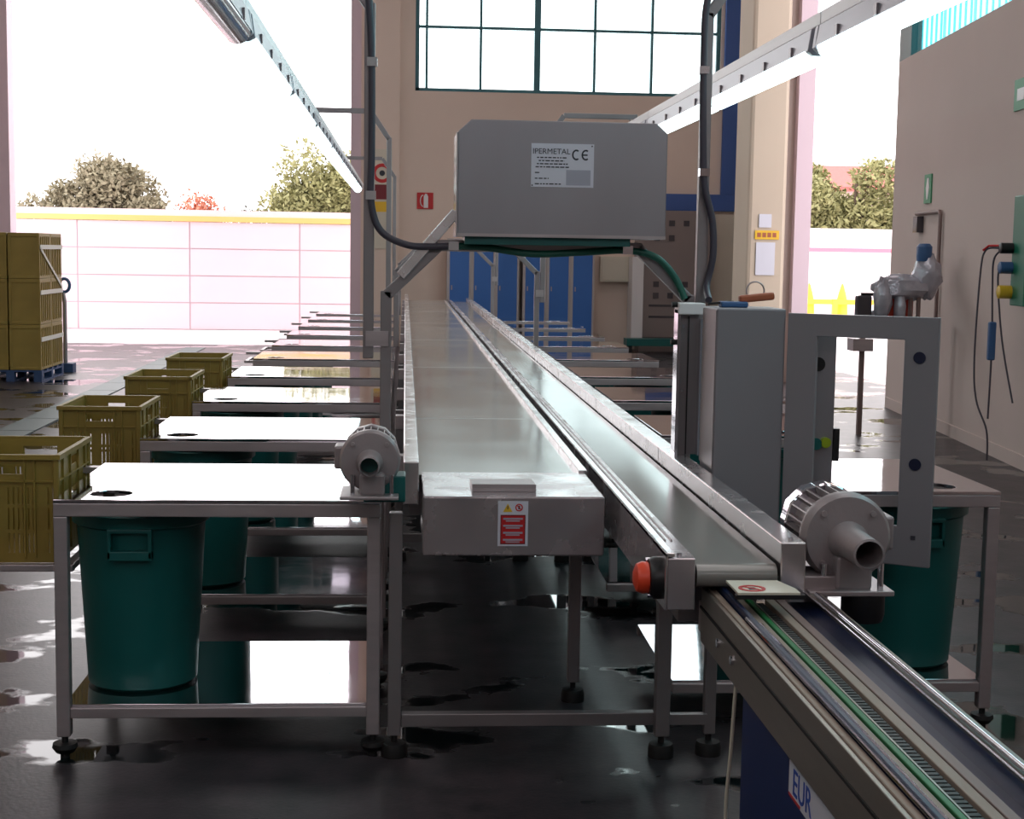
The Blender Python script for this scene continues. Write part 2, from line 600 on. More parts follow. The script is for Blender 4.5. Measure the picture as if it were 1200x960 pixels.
def on_right_wall(d, out=0.0):
    """point at distance d from the gate edge along the wall, out = towards the hall"""
    return (WX - d * math.sin(WA) - out * math.cos(WA), WY - d * math.cos(WA) + out * math.sin(WA))


def wall_frame(name, d, z, label=None, cat=None):
    x, y = on_right_wall(d)
    o_ = bpy.data.objects.new(name, None)
    COL.objects.link(o_)
    o_.location = (x, y, z)
    o_.rotation_euler = (0, 0, -WA)     # local -x points into the hall, local -y runs towards the viewer
    if label:
        tag(o_, label, cat)
    return o_


wr = wall_frame('wall_right', 0, 0)
struct(wr)
MB().box(0, 0.25, -22.3, 0, 0, 3.95).build('lower_wall', 'wall_g', wr)
MB().box(0, 0.25, -22.3, 0, 5.7, 8.6).build('upper_wall', 'wall_g', wr)
MB().box(-0.012, 0, -22.3, -0.05, 0, 0.12).build('baseboard', 'wall_g', wr)
wn = wall_frame('window_2', 0, 3.95)
struct(wn)
MB().box(0, 0.12, -0.55, 0, 0, 1.75).build('dark_end_sheet', 'teal_dark', wn)
for k in range(19):
    y1 = -0.55 - k * 1.12
    y0 = y1 - 1.10
    pts = []
    n = 22
    for i in range(n + 1):
        yy = y1 + (y0 - y1) * i / n
        pts.append((0.06 + (0.035 if (i // 2) % 2 else 0.0), yy))
    sh = MB()
    vs = [(p[0], p[1], z) for z in (0.0, 1.75) for p in pts]
    sh.add(vs, [(i, i + 1, n + 2 + i, n + 1 + i) for i in range(n)])
    sh.build('corrugated_sheet', 'teal', wn)
struct(MB().box(5.45, 5.62, 16.95, 17.05, 0, 8.6).build('trim_3', 'blue_cap')) if False else None

# pilaster at the far side of the gate
pc = MB()
pc.box(4.60, 5.12, 20.0, 20.9, 0, 8.6)
struct(pc.build('trim_4', 'col', bevel=0.05))
struct(MB().box(5.12, 5.24, 20.15, 20.9, 0, 8.6).build('trim_5', 'wall_g'))
struct(MB().box(5.24, 5.46, 20.0, 20.9, 0, 8.6).build('trim_6', 'jamb'))
struct(MB().prism([(5.2, 20.9), (5.46, 20.9), (6.75, 27.0), (6.5, 27.0)], 'z', 0, 8.6).build('wall_right_rear', 'wall_g'))

# dark green band on the floor, left of the crates
dr = bpy.data.objects.new('trim_7', None)
COL.objects.link(dr)
dr.location = (-3.75, 4.0, 0)
struct(dr)
for k in range(22):
    MB().box(0, 0.34, k * 1.0 + 0.01, k * 1.0 + 0.99, 0, 0.012).build('floor_band', 'green_band', dr)

# ================================================================== WORK TABLES
TP = 1.63


def make_table(x0, x1, y_depth, hole_x, label, group, side, sh0=0.0):
    """x0..x1 across, origin at outer front corner on the floor; side -1 = left row (outer end left)"""
    w = x1 - x0
    t = thing('packing_table', label, 'table', (x0, 0, 0), 0, group)
    tt = MB()
    tt.plate_hole(0.0, w, 0, y_depth, 0.872, 0.884, hole_x, 0.13, 0.07)
    tt.build('tabletop', 'steel_top', t, bevel=0.002)
    for (a, b) in (((0, 0.0225, 0.849), (w, 0.0225, 0.849)), ((0, y_depth - 0.0225, 0.849), (w, y_depth - 0.0225, 0.849)),
                   ((0.0225, 0.045, 0.849), (0.0225, y_depth - 0.045, 0.849)), ((w - 0.0225, 0.045, 0.849), (w - 0.0225, y_depth - 0.045, 0.849))):
        MB().bar(a, b, 0.045, 0.045).build('apron_rail', 'steel', t, bevel=0.003)
    for lx in (0.0225, w - 0.0225):
        for ly in (0.0225, y_depth - 0.0225):
            lg = MB().box(lx - 0.0225, lx + 0.0225, ly - 0.0225, ly + 0.0225, 0.075, 0.8265).build('leg', 'steel', t, bevel=0.004)
            ft = MB()
            ft.lathe([(0.011, 0.09), (0.011, 0.052), (0.04, 0.05), (0.043, 0.036), (0.03, 0.018), (0.016, 0.012), (0.016, 0.0)], (lx, ly, 0), 'z', 16)
            ft.build('foot', 'rubber', lg)
    top, bot = [], []
    for q in range(17):                       # the thin sheet sags a few millimetres
        u = -1 + q / 8.0
        zz = 0.182 - 0.005 * (1 - u * u)
        yy = y_depth / 2 + u * (y_depth / 2 - 0.02)
        top.append((yy, zz))
        bot.append((yy, zz - 0.008))
    sm_ = MB().prism(top + bot[::-1], 'x', 0.02 + sh0, w - 0.02)
    sm_.round = True
    sm_.build('lower_shelf', 'steel_top', t, bevel=0.002)
    for ly, rz_ in ((0.0225, 0.156), (y_depth - 0.0225, 0.156)):
        MB().bar((0.045 if sh0 == 0 else 0.02 + sh0, ly, rz_), (w - 0.045, ly, rz_), 0.04, 0.036).build('shelf_rail', 'steel', t, bevel=0.003)
    return t


def add_crate_rack(t, y_depth):
    for ly in (0.30, 0.82):
        if ly < y_depth + 0.1:
            MB().bar((-0.44, ly, 0.592), (0.0, ly, 0.592), 0.035, 0.025).build('rack_arm', 'steel', t, bevel=0.003)
    MB().bar((-0.42, 0.30, 0.592), (-0.42, 0.82, 0.592), 0.035, 0.025).build('rack_bar', 'steel', t, bevel=0.003)
    MB().bar((-0.02, 0.30, 0.592), (-0.02, 0.82, 0.592), 0.035, 0.025).build('rack_bar', 'steel', t, bevel=0.003)
    MB().bar((-0.13, y_depth - 0.03, 0.872), (0.02, y_depth - 0.03, 0.872), 0.05, 0.022).build('rack_tab', 'steel', t)


LX0 = -1.155
base = make_table(LX0, -0.075, 0.86, 0.165, 'stainless packing table with a round hole, nearest of the left row, under the motor', 'packing tables left of the conveyor', -1)
base.location = (LX0, 4.97, 0)
add_crate_rack(base, 0.80)
bplain = 'stainless packing table with round hole, %s from the front in the left row'
for k in range(1, 10):
    lb = bplain % ORD[k] if k < 9 else 'stainless packing table at the far end of the left row'
    dup(base, (LX0, 4.97 + TP * k, 0), lb)

rt0 = make_table(1.60, 2.165, 0.86, 0.37, 'stainless packing table, nearest of the right row, behind the open grey cabinet door', 'packing tables right of the conveyor', 1, -0.64)
rt0.location = (1.60, 5.22, 0)
rt = make_table(1.20, 2.02, 0.86, 0.64, 'stainless packing table, second from the front in the right row', 'packing tables right of the conveyor', 1, -0.26)
rt.location = (1.20, 5.22 + TP, 0)
for k in range(2, 9):
    lb = 'stainless packing table, %s from the front in the right row' % ORD[k] if k < 8 else 'stainless packing table at the far end of the right row'
    dup(rt, (1.20, 5.22 + TP * k, 0), lb)


# ================================================================== GREEN BINS
def make_bin(label, group):
    t = thing('waste_bin', label, 'bin', (0, 0, 0), 0, group)
    b = MB()
    b.lathe([(0.0, 0.0), (0.175, 0.0), (0.19, 0.012), (0.222, 0.575), (0.238, 0.585), (0.240, 0.625), (0.226, 0.628), (0.218, 0.60), (0.186, 0.02), (0.0, 0.016)], (0, 0, 0), 'z', 40, closed=False)
    b.build('body', 'bin', t)
    for s in (-1, 1):
        h = MB()
        y = s * 0.25
        h.box(-0.075, -0.062, min(y, s * 0.215), max(y, s * 0.215), 0.485, 0.58)
        h.box(0.062, 0.075, min(y, s * 0.215), max(y, s * 0.215), 0.485, 0.58)
        h.box(-0.075, 0.075, min(y, s * 0.205), max(y, s * 0.205), 0.48, 0.512)
        h.box(-0.075, 0.075, min(y, s * 0.222), max(y, s * 0.222), 0.574, 0.588)
        h.build('handle', 'bin', t, bevel=0.003)
    return t


bn = make_bin('green round bin on the lower shelf of the nearest left table', 'waste bins under the left tables')
bn.location = (-0.925, 5.31, 0.178)
for k in range(1, 7):
    dup(bn, (-0.925 if k else 0, 5.31 + TP * k, 0.178), 'green round bin under the %s left table from the front' % ORD[k])
rb = dup(bn, (1.925, 5.56, 0.178), 'dark green round bin under the nearest right table, beside the feeder conveyor')
rb['group'] = 'waste bins under the right tables'
for k in range(1, 6):
    r_ = dup(bn, (1.72, 5.56 + TP * k, 0.178), 'green round bin under the %s right table from the front' % ORD[k])
    r_['group'] = 'waste bins under the right tables'


# ================================================================== HARVEST CRATES
def make_crate(label, group):
    w, d, h = 0.37, 0.53, 0.385
    t = thing('harvest_crate', label, 'crate', (0, 0, 0), 0, group)
    MB().box(0.012, w - 0.012, 0.012, d - 0.012, 0, 0.014).build('base', 'crate', t)

    def wall(L, name):
        m = MB()
        th = 0.006
        hx0, hx1 = L / 2 - 0.065, L / 2 + 0.065
        # bands
        for z0, z1 in ((0, 0.035), (0.105, 0.118), (0.195, 0.208), (0.268, 0.29)):
            m.box(0.02, L - 0.02, 0, th, z0, z1)
        # top zone around the grip hole
        m.rect_hole(0.02, L - 0.02, 0.29, h - 0.012, 0, th, hx0, hx1, 0.315, 0.348)
        # vertical bars between bands
        nb = int((L - 0.06) / 0.0165)
        for i in range(nb + 1):
            x = 0.03 + (L - 0.06) * i / nb
            wd = 0.012 if i % 8 == 0 else 0.0057
            m.box(x - wd, x + wd, 0.0005, th - 0.0005, 0.03, 0.275)
        # outer ribs
        for x in (0.085, L / 2 - 0.065, L / 2 + 0.065, L - 0.085):
            m.box(x - 0.003, x + 0.003, -0.008, 0.001, 0.02, h - 0.02)
        for z in (0.29,):
            m.box(0.02, L - 0.02, -0.008, 0.001, z - 0.003, z + 0.003)
        return m
    fm = wall(w, 'end_wall')
    fm.build('end_wall', 'crate', t, loc=(0, 0.008, 0))
    fm.build('end_wall', 'crate', t, loc=(w, d - 0.008, 0), rot=(0, 0, PI))
    sm = wall(d, 'side_wall')
    sm.build('side_wall', 'crate', t, loc=(w - 0.008, 0, 0), rot=(0, 0, PI / 2))
    sm.build('side_wall', 'crate', t, loc=(0.008, d, 0), rot=(0, 0, -PI / 2))
    for x in (0, w - 0.022):
        for y in (0, d - 0.022):
            MB().box(x, x + 0.022, y, y + 0.022, 0, h).build('corner_post', 'crate', t, bevel=0.005)
    rm = MB()
    rm.box(0, w, -0.006, 0.012, h - 0.018, h).box(0, w, d - 0.012, d + 0.006, h - 0.018, h).box(-0.006, 0.012, -0.006, d + 0.006, h - 0.018, h).box(w - 0.012, w + 0.006, -0.006, d + 0.006, h - 0.018, h)
    rm.build('rim', 'crate', t)
    return t


cr = make_crate('olive plastic harvest crate beside the nearest left table, cut by the photo edge', 'harvest crates beside the left tables')
cr.location = (-1.575, 5.28, 0.605)
for k, lb in ((1, 'olive plastic harvest crate beside the second left table'), (2, 'olive plastic harvest crate beside the third left table'), (3, 'olive plastic harvest crate beside the fourth left table, farthest of the four')):
    dup(cr, (-1.575, 5.28 + TP * k - (0.15 if k == 3 else 0), 0.605), lb)

# ================================================================== CENTRE CONVEYOR
YB0, YB1 = 4.95, 25.3
cc = thing('sorting_conveyor', 'long wide grey belt conveyor in a stainless frame down the middle of the hall', 'conveyor', (0, YB0, 0))
L = YB1 - YB0
MB().box(0.058, 0.655, 0.56, L, 0.872, 0.892).build('belt', 'belt', cc)
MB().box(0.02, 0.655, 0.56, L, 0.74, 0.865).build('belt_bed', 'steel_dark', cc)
# raised left rail in lengths with joints
for k in range(10):
    y0 = 0.17 + k * 2.02
    MB().box(0.0, 0.053, y0, min(y0 + 2.014, L), 0.845, 0.995).build('side_rail', 'rail', cc, bevel=0.004)
for k in range(10):
    y0 = 0.56 + k * 1.98
    MB().box(0.655, 0.688, y0, min(y0 + 1.974, L), 0.76, 0.912).build('divider_rail', 'rail', cc, bevel=0.003)
for k in range(6):
    MB().box(0.06, 0.653, 2.45 + k * 3.3, 2.456 + k * 3.3, 0.8915, 0.8925).build('belt_joint', 'white', cc)
# front cover
cv = MB().box(0.066, 0.68, 0, 0.56, 0.70, 0.903).build('front_cover', 'wet_steel', cc, bevel=0.006)
cv['label'] = 'splashed stainless cover over the drive end'
hd = MB()
hd.box(0.235, 0.455, 0.10, 0.30, 0.903, 0.915)
hd.prism([(0.10, 0.915), (0.30, 0.915), (0.30, 0.918), (0.10, 0.930)], 'x', 0.235, 0.455)
hd.build('cover_handle', 'steel', cc, bevel=0.002)
# warning plate on the cover
wp = MB().box(0.318, 0.420, -0.003, 0.0, 0.735, 0.888).build('warning_plate', 'plate', cc, label='white warning plate with a red panel and two pictograms')
MB().box(0.327, 0.411, -0.004, -0.003, 0.742, 0.842).build('red_panel', 'red_dark', wp)
MB().box(0.330, 0.408, -0.0046, -0.004, 0.745, 0.838).build('red_field', 'red', wp)
ln = MB()
for k in range(4):
    z = 0.829 - k * 0.024
    ln.box(0.336, 0.402, -0.0052, -0.0046, z - 0.003, z + 0.003)
    ln.box(0.345, 0.392, -0.0052, -0.0046, z - 0.0095, z - 0.0055)
ln['kind'] if False else None
lo = ln.build('printed_lines', 'plate_grey', wp)
lo['kind'] = 'stuff'
MB().prism([(0.335, 0.852), (0.367, 0.852), (0.351, 0.880)], 'y', -0.004, -0.003).build('warning_triangle', 'yellow', wp)
MB().box(0.3495, 0.3525, -0.0048, -0.004, 0.861, 0.873).build('exclamation_mark', 'ink', wp)
MB().lathe([(0.009, 0), (0.013, 0), (0.013, -0.001), (0.009, -0.001)], (0.389, -0.003, 0.867), 'y', 24, closed=True).build('prohibition_ring', 'red', wp)
MB().bar((0.381, -0.0038, 0.875), (0.397, -0.0038, 0.859), 0.003, 0.001, (0, 1, 0)).build('prohibition_bar', 'red', wp)
MB().box(0.386, 0.392, -0.0036, -0.003, 0.861, 0.873).build('hand_pictogram', 'ink', wp)


def conv_leg(parent, x, y, top, w=0.045):
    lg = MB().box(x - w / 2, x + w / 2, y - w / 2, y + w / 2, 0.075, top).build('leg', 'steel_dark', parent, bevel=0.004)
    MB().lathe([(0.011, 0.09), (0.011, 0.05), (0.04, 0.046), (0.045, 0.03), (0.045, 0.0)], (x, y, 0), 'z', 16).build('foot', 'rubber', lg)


for k in range(7):
    y = 0.03 + k * 3.26
    conv_leg(cc, -0.024, y, 0.845)
    conv_leg(cc, 0.66 if k else 0.66, y + (0.0 if k else 0.62), 0.74)
    MB().box(-0.0, 0.87, y - 0.02, y + 0.02, 0.105, 0.15).build('cross_bar', 'steel_dark', cc, bevel=0.003) if k == 0 else MB().box(0, 0.64, y - 0.02, y + 0.02, 0.105, 0.15).build('cross_bar', 'steel_dark', cc, bevel=0.003)
# small bolted brackets along the outside of the left rail
for k in range(14):
    y = 0.55 + k * 1.35
    MB().box(-0.038, 0.0, y, y + 0.06, 0.90, 0.965).build('rail_bracket', 'steel', cc, bevel=0.003)

# ================================================================== RIGHT CONVEYOR
YR0 = 3.95
rc = thing('discharge_conveyor', 'narrower grey belt conveyor on the right with a high outer rail', 'conveyor', (0, YR0, 0))
LR = YB1 - YR0
pr = [(0.81, 0.86), (0.81, 0.88)]
# belt with a rounded nose at the near end
nose = []
for i in range(9):
    a = R(90 + 180 * i / 8)
    nose.append((0.03 + 0.032 * math.cos(a), 0.848 + 0.032 * math.sin(a)))
poly = [(LR, 0.88)] + nose + [(LR, 0.816)]
m_ = MB().prism(poly, 'x', 0.80, 1.022)
m_.round = True
m_.build('belt', 'belt', rc)
lr = MB()
lr.box(0.712, 0.719, 0, LR, 0.757, 0.915)
lr.box(0.712, 0.738, 0, LR, 0.903, 0.915)
lr.build('left_lip', 'rail', rc, bevel=0.002)
MB().box(0.719, 0.795, 0, LR, 0.757, 0.900).build('left_rail', 'wet_steel', rc, bevel=0.003)
for q, xx in enumerate((0.752, 0.770)):
    MB().box(xx, xx + 0.005, 0.25, LR, 0.900, 0.904).build('guide_strip', 'steel', rc)
for k in range(11):
    y0 = k * 2.0
    MB().box(1.03, 1.10, y0, min(y0 + 1.994, LR), 0.80, 0.945).build('right_rail', 'rail', rc, bevel=0.004)
MB().cyl((0.757, 0.04, 0.9), 0.008, 0.006, 'z', 12).build('rail_bolt', 'chrome', rc)
MB().cyl((1.065, 0.04, 0.945), 0.008, 0.006, 'z', 12).build('rail_bolt', 'chrome', rc)
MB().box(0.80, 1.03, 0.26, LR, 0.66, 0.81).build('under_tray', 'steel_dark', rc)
for k in range(7):
    y = 1.0 + k * 3.26
    conv_leg(rc, 0.893, y, 0.61, 0.05)
    conv_leg(rc, 1.062, y + 0.02, 0.80, 0.04)
    MB().box(0.91, 1.05, y - 0.015, y + 0.015, 0.115, 0.15).build('cross_bar', 'steel_dark', rc)
# emergency stop on the left flank
es = bpy.data.objects.new('emergency_stop', None)
COL.objects.link(es)
es.parent = rc
es.location = (0.712, 4.03 - YR0, 0.83)
es.scale = (0.85, 0.92, 0.92)
es['label'] = 'orange red emergency stop button on the left flank'
MB().lathe([(0.064, 0.0), (0.064, -0.022), (0.056, -0.038), (0.03, -0.04)], (0, 0, 0), 'x', 24).build('base_ring', 'black', es)
MB().lathe([(0.03, -0.038), (0.047, -0.04), (0.049, -0.06), (0.042, -0.078), (0.02, -0.088), (0.002, -0.089)], (0, 0, 0), 'x', 28).build('mushroom_cap', 'orange', es)
for yy, zz in ((0.025, 0.048), (-0.025, -0.048)):
    MB().cyl((-0.045, yy, zz), 0.008, 0.03, 'x', 10).build('guard_screw', 'chrome', es)

# transfer plate with a prohibition sticker, over the feeder
tp = thing('transfer_plate', 'pale transfer plate with a red ring sticker at the belt nose', 'plate', (0.872, 3.765, 0.842))
MB().prism([(0.0, 0.0), (0.165, 0.0), (0.165, 0.05), (0.14, 0.15), (0.0, 0.15)], 'z', 0.0, 0.006).build('plate_sheet', 'cream', tp)
MB().box(-0.005, 0.18, 0.0, 0.02, -0.012, -0.001).build('support_bar', 'black', tp)
MB().lathe([(0.026, 0.0), (0.036, 0.0), (0.036, 0.0015), (0.026, 0.0015)], (0.048, 0.05, 0.006), 'z', 28, closed=True).build('red_ring', 'red', tp)
MB().bar((0.028, 0.07, 0.007), (0.068, 0.03, 0.007), 0.008, 0.001).build('ring_bar', 'red', tp)
MB().box(0.038, 0.058, 0.037, 0.063, 0.006, 0.0068).build('pictogram', 'ink', tp)


# ================================================================== GEAR MOTORS
def make_motor(name, label, loc, r, length, box_side, sl=0.06):
    t = thing(name, label, 'motor', loc)
    fl = MB()
    fl.lathe([(r * 0.30, -0.012), (r * 0.92, -0.008), (r, 0.006), (r, 0.035), (r * 0.9, 0.05), (r * 0.86, 0.052)], (0, 0, 0), 'y', 36)
    fl.build('flange', 'cast', t)
    for k in range(4):
        a = R(45 + 90 * k)
        MB().cyl((r * 0.78 * math.cos(a), -0.016, r * 0.78 * math.sin(a)), r * 0.07, 0.012, 'y', 8).build('bolt', 'steel', t)
    MB().cyl((0, 0.05, 0), r * 0.72, length, 'y', 28).build('motor_body', 'cast', t)
    for k in range(24):
        a = 2 * PI * k / 24
        c, s = math.cos(a), math.sin(a)
        MB().bar((r * 0.8 * c, 0.06, r * 0.8 * s), (r * 0.8 * c, 0.05 + length * 0.72, r * 0.8 * s), r * 0.035, r * 0.22, (c, 0, s)).build('fin', 'cast', t)
    MB().lathe([(r * 0.9, 0.05 + length * 0.74), (r * 0.94, 0.05 + length * 0.76), (r * 0.94, 0.05 + length * 0.97), (r * 0.6, 0.05 + length)], (0, 0, 0), 'y', 12).build('fan_cover', 'chrome' if box_side > 0 else 'cast', t)
    MB().box(min(box_side * r * 0.7, box_side * r * 1.18), max(box_side * r * 0.7, box_side * r * 1.18), 0.04, 0.14, -r * 0.35, r * 0.42).build('terminal_box', 'cast', t, bevel=0.008)
    # hollow shaft cover pointing at the viewer
    sn = MB()
    sn.lathe([(r * 0.44, 0.0), (r * 0.44, -0.03), (r * 0.36, -0.045), (r * 0.34, -0.045 - sl), (r * 0.29, -0.047 - sl), (r * 0.28, -0.02), (0.001, -0.02)], (0, 0, -r * 0.05), 'y', 28)
    sn.build('shaft_cover', 'cast', t)
    MB().cyl((0, -0.035, -r * 0.05), r * 0.282, 0.012, 'y', 24).build('shaft_bore', 'bin' if box_side < 0 else 'black', t)
    gb = MB()
    gb.box(-r * 0.32, r * 0.5, -0.05, 0.03, -r * 1.1, -r * 0.35)
    gb.build('gear_foot', 'cast', t, bevel=0.01)
    for bx in (-r * 0.55, r * 0.72):
        MB().cyl((bx, -0.03, -r * 1.12), r * 0.07, 0.05 + r * 0.2, 'z', 10).build('clamp_bolt', 'chrome', t)
    MB().box(-r * 0.95, r * 0.95, -0.07, 0.16, -r * 1.2, -r * 1.08).build('mounting_plate', 'steel', t, bevel=0.003)
    return t


mo = make_motor('gear_motor', 'grey gear motor with round flange at the near end of the left rail', (-0.108, 4.77, 1.048), 0.098, 0.20, -1)
MB().box(-0.02, 0.115, 0.0, 0.12, -0.135, -0.05).build('drive_bracket', 'bin', mo, bevel=0.004)
mo2 = make_motor('gear_motor', 'grey finned gear motor beside the near end of the right conveyor', (1.232, 4.02, 0.945), 0.126, 0.24, 1, 0.16)
MB().box(-0.13, -0.02, -0.04, 0.10, -0.155, -0.10).build('drive_bracket', 'steel', mo2, bevel=0.004)
MB().lathe([(0.055, -0.23), (0.06, -0.21), (0.06, -0.15)], (0.05, -0.01, 0), 'z', 20).build('lower_gear', 'black', mo2)

# ================================================================== PORTAL FRAMES
def make_portal(label):
    t = thing('portal_frame', label, 'frame', (0, 6.0, 0), 0, 'portal frames over the conveyor')
    for s, x in ((-1, -0.075), (1, 1.145)):
        MB().box(x - 0.022, x + 0.022, -0.022, 0.022, 0.886 if s < 0 else 0.80, 1.56).build('leg', 'steel_dark', t, bevel=0.004)
        xin = x - s * 0.215
        MB().bar((x, 0, 1.54), (xin, 0, 1.748), 0.044, 0.044, (0, 1, 0)).build('corner_brace', 'steel_dark', t, bevel=0.004)
        px = -0.145 if s < 0 else 1.193
        MB().box(px - 0.021, px + 0.021, -0.022, 0.022, 1.29, 2.68).build('light_post', 'steel_dark', t, bevel=0.004)
        MB().box(min(x, px) - 0.01, max(x, px) + 0.01, -0.03, -0.022, 1.34, 1.40).build('joining_plate', 'steel', t)
        kx = px + s * 0.16
        MB().bar((px, 0, 2.665), (kx, 0, 2.90), 0.042, 0.044, (0, 1, 0)).build('post_elbow', 'steel_dark', t, bevel=0.004)
        ex = -0.92 if s < 0 else 1.99
        MB().cyl((-0.755 if s < 0 else 1.93, 0, 2.83), 0.008, 0.06, 'z', 8).build('hanger_rod', 'steel', t)
        MB().box(min(kx, ex), max(kx, ex), -0.022, 0.022, 2.88, 2.922).build('light_arm', 'steel_dark', t, bevel=0.004)
    MB().box(0.12, 0.95, -0.022, 0.022, 1.722, 1.766).build('beam', 'steel', t, bevel=0.004)
    return t


pf = make_portal('stainless portal frame nearest the viewer, carrying the grey steel box')
MB().bar((-0.02, -0.02, 1.62), (0.20, -0.02, 1.875), 0.04, 0.03, (0, 1, 0)).build('box_strut', 'rail', pf, bevel=0.003)
dup_plain = [c for c in pf.children if c.name.startswith('box_strut')]
p2 = make_portal('stainless portal frame over the conveyor, second from the viewer')
p2.location = (0, 13.0, 0)
dup(p2, (0, 19.6, 0), 'stainless portal frame over the conveyor, farthest of the three')

# box on the near portal
bx = thing('steel_housing', 'grey stainless housing with cut corners and a data plate above the conveyor', 'box', (0.2, 5.83, 1.78))
w_, h_ = 0.815, 0.448
MB().prism([(0, 0), (w_, 0), (w_, h_ - 0.04), (w_ - 0.045, h_), (0.05, h_), (0.0, h_ - 0.045)], 'y', 0.0, 0.30).build('housing_body', 'box', bx, bevel=0.004)
MB().box(-0.006, 0.0, -0.004, 0.30, 0.0, h_ - 0.05).build('edge_flange', 'chrome', bx)
MB().box(0.0, w_, -0.006, 0.0, 0.0, 0.012).build('bottom_lip', 'steel', bx)
MB().box(0.03, 0.68, 0.02, 0.28, -0.03, 0.0).build('underside_shade', 'bin', bx, label='underside sheet, its green standing in for deep shade')  # green sheet painting the teal shade under the housing
# data plate
dp = MB().box(0.283, 0.527, -0.002, 0.0, 0.195, 0.362).build('data_plate', 'plate', bx, label='white data plate with CE mark')
text('maker_text', 'IPERMETAL', 0.030, 'ink', bx, (0.361, -0.0025, 0.331))
arc = MB()
for cx in (0.458, 0.495):
    ring = []
    for k in range(11):
        a_ = R(55 + 25 * k)
        ring.append((cx + 0.017 * math.cos(a_), 0.320 + 0.021 * math.sin(a_)))
    for k in range(10, -1, -1):
        a_ = R(55 + 25 * k)
        ring.append((cx + 0.011 * math.cos(a_), 0.320 + 0.0145 * math.sin(a_)))
    arc.prism(ring, 'y', -0.003, -0.002)
arc.box(0.483, 0.502, -0.003, -0.002, 0.3172, 0.3228)
arc.build('ce_mark', 'ink', bx)
pl = MB()
rr_ = random.Random(3)
for z, x0, x1 in ((0.308, 0.305, 0.42), (0.296, 0.312, 0.412), (0.284, 0.305, 0.425), (0.272, 0.300, 0.43), (0.25, 0.298, 0.318), (0.228, 0.298, 0.352), (0.207, 0.298, 0.40)):
    x = x0
    while x < x1:
        ww = rr_.uniform(0.006, 0.018)
        pl.box(x, min(x + ww, x1), -0.0028, -0.002, z - 0.0022, z + 0.0022)
        x += ww + 0.004
po = pl.build('small_print', 'ink', bx)
po['kind'] = 'stuff'
MB().box(0.42, 0.515, -0.0026, -0.002, 0.203, 0.262).build('grey_field', 'plate_grey', bx)
for x, z in ((0.288, 0.201), (0.519, 0.354)):
    MB().cyl((x, -0.004, z), 0.003, 0.003, 'y', 8).build('rivet', 'ink', bx)

# cables on the near portal
def catmull(pts, n=8):
    out = []
    P_ = [Vector(p) for p in pts]
    for i in range(len(P_) - 1):
        p0, p1, p2, p3 = P_[max(i - 1, 0)], P_[i], P_[i + 1], P_[min(i + 2, len(P_) - 1)]
        for k in range(n):
            t = k / n
            out.append(0.5 * ((2 * p1) + (p2 - p0) * t + (2 * p0 - 5 * p1 + 4 * p2 - p3) * t * t + (3 * p1 - p0 - 3 * p2 + p3) * t ** 3))
    out.append(P_[-1])
    return out


yc = 5.955
cb = thing('power_cable', 'dark cable running down the left post and under the steel housing', 'cable', (-0.14, yc, 1.9))
o0 = Vector((-0.14, yc, 1.9))
pts = [(-0.17, yc + 0.02, 2.86), (-0.15, yc, 2.70), (-0.137, yc, 2.45), (-0.135, yc, 2.1), (-0.137, yc, 1.92), (-0.10, yc, 1.80), (0.0, yc, 1.745), (0.10, yc, 1.738), (0.20, yc - 0.01, 1.742)]
MB().tube([Vector(p) - o0 for p in catmull(pts)], 0.0145, 10).build('cable_sheath', 'cable', cb)
pts = [(0.20, yc - 0.01, 1.742), (0.32, yc - 0.02, 1.738), (0.50, yc - 0.03, 1.716), (0.70, yc - 0.02, 1.725), (0.88, yc, 1.735), (1.0, yc, 1.71), (1.08, yc, 1.63), (1.12, yc - 0.01, 1.545)]
MB().tube([Vector(p) - o0 for p in catmull(pts)], 0.0145, 10).build('hanging_length', 'cable_shade', cb, label='hanging length of cable, teal shade put into its colour')  # shaded stretch of the same cable, its shade tint painted in
for p in ((0.19, yc - 0.01, 1.742), (0.885, yc, 1.737), (-0.137, yc, 1.935), (-0.135, yc, 2.45)):
    MB().cbox(Vector(p) - o0, (0.04, 0.034, 0.034)).build('cable_tie', 'chrome', cb)
cb2 = thing('power_cable', 'dark cable running down the right post to the grey cabinet', 'cable', (1.2, yc, 1.55))
o0 = Vector((1.2, yc, 1.55))
pts = [(1.25, yc + 0.03, 2.86), (1.18, yc, 2.72), (1.172, yc, 2.5), (1.178, yc, 2.2), (1.19, yc, 2.0), (1.225, yc, 1.86), (1.232, yc, 1.72), (1.21, yc, 1.60), (1.20, yc - 0.1, 1.545)]
MB().tube([Vector(p) - o0 for p in catmull(pts)], 0.0145, 10).build('cable_sheath', 'cable', cb2)
for p in ((1.173, yc, 2.45), (1.186, yc, 2.05)):
    MB().cbox(Vector(p) - o0, (0.04, 0.034, 0.03)).build('cable_tie', 'chrome', cb2)

# ================================================================== CONTROL CABINET
ch = thing('mounting_channel', 'upright stainless channel with bright edges left of the grey cabinet', 'channel', (1.05, 5.72, 0.945))
MB().box(0.012, 0.09, 0.02, 0.06, 0.0, 0.56).build('web', 'steel_dark', ch)
MB().box(0.0, 0.012, -0.02, 0.06, 0.0, 0.565).build('flange', 'chrome', ch)
MB().box(0.09, 0.10, -0.02, 0.06, 0.0, 0.53).build('flange', 'chrome', ch)
MB().box(0.048, 0.052, 0.012, 0.02, 0.0, 0.54).build('seam', 'rubber', ch)
MB().box(0.0, 0.105, -0.03, 0.06, 0.548, 0.592).build('top_cap', 'white', ch, bevel=0.004)
for z in (0.50, 0.25):
    MB().cyl((0.028, 0.008, z), 0.006, 0.012, 'y', 10).build('screw', 'chrome', ch)
for z in (0.585, 0.44):
    MB().cyl((-0.022, 0.0, z), 0.011, 0.022, 'x', 10).build('side_bolt', 'rubber', ch)

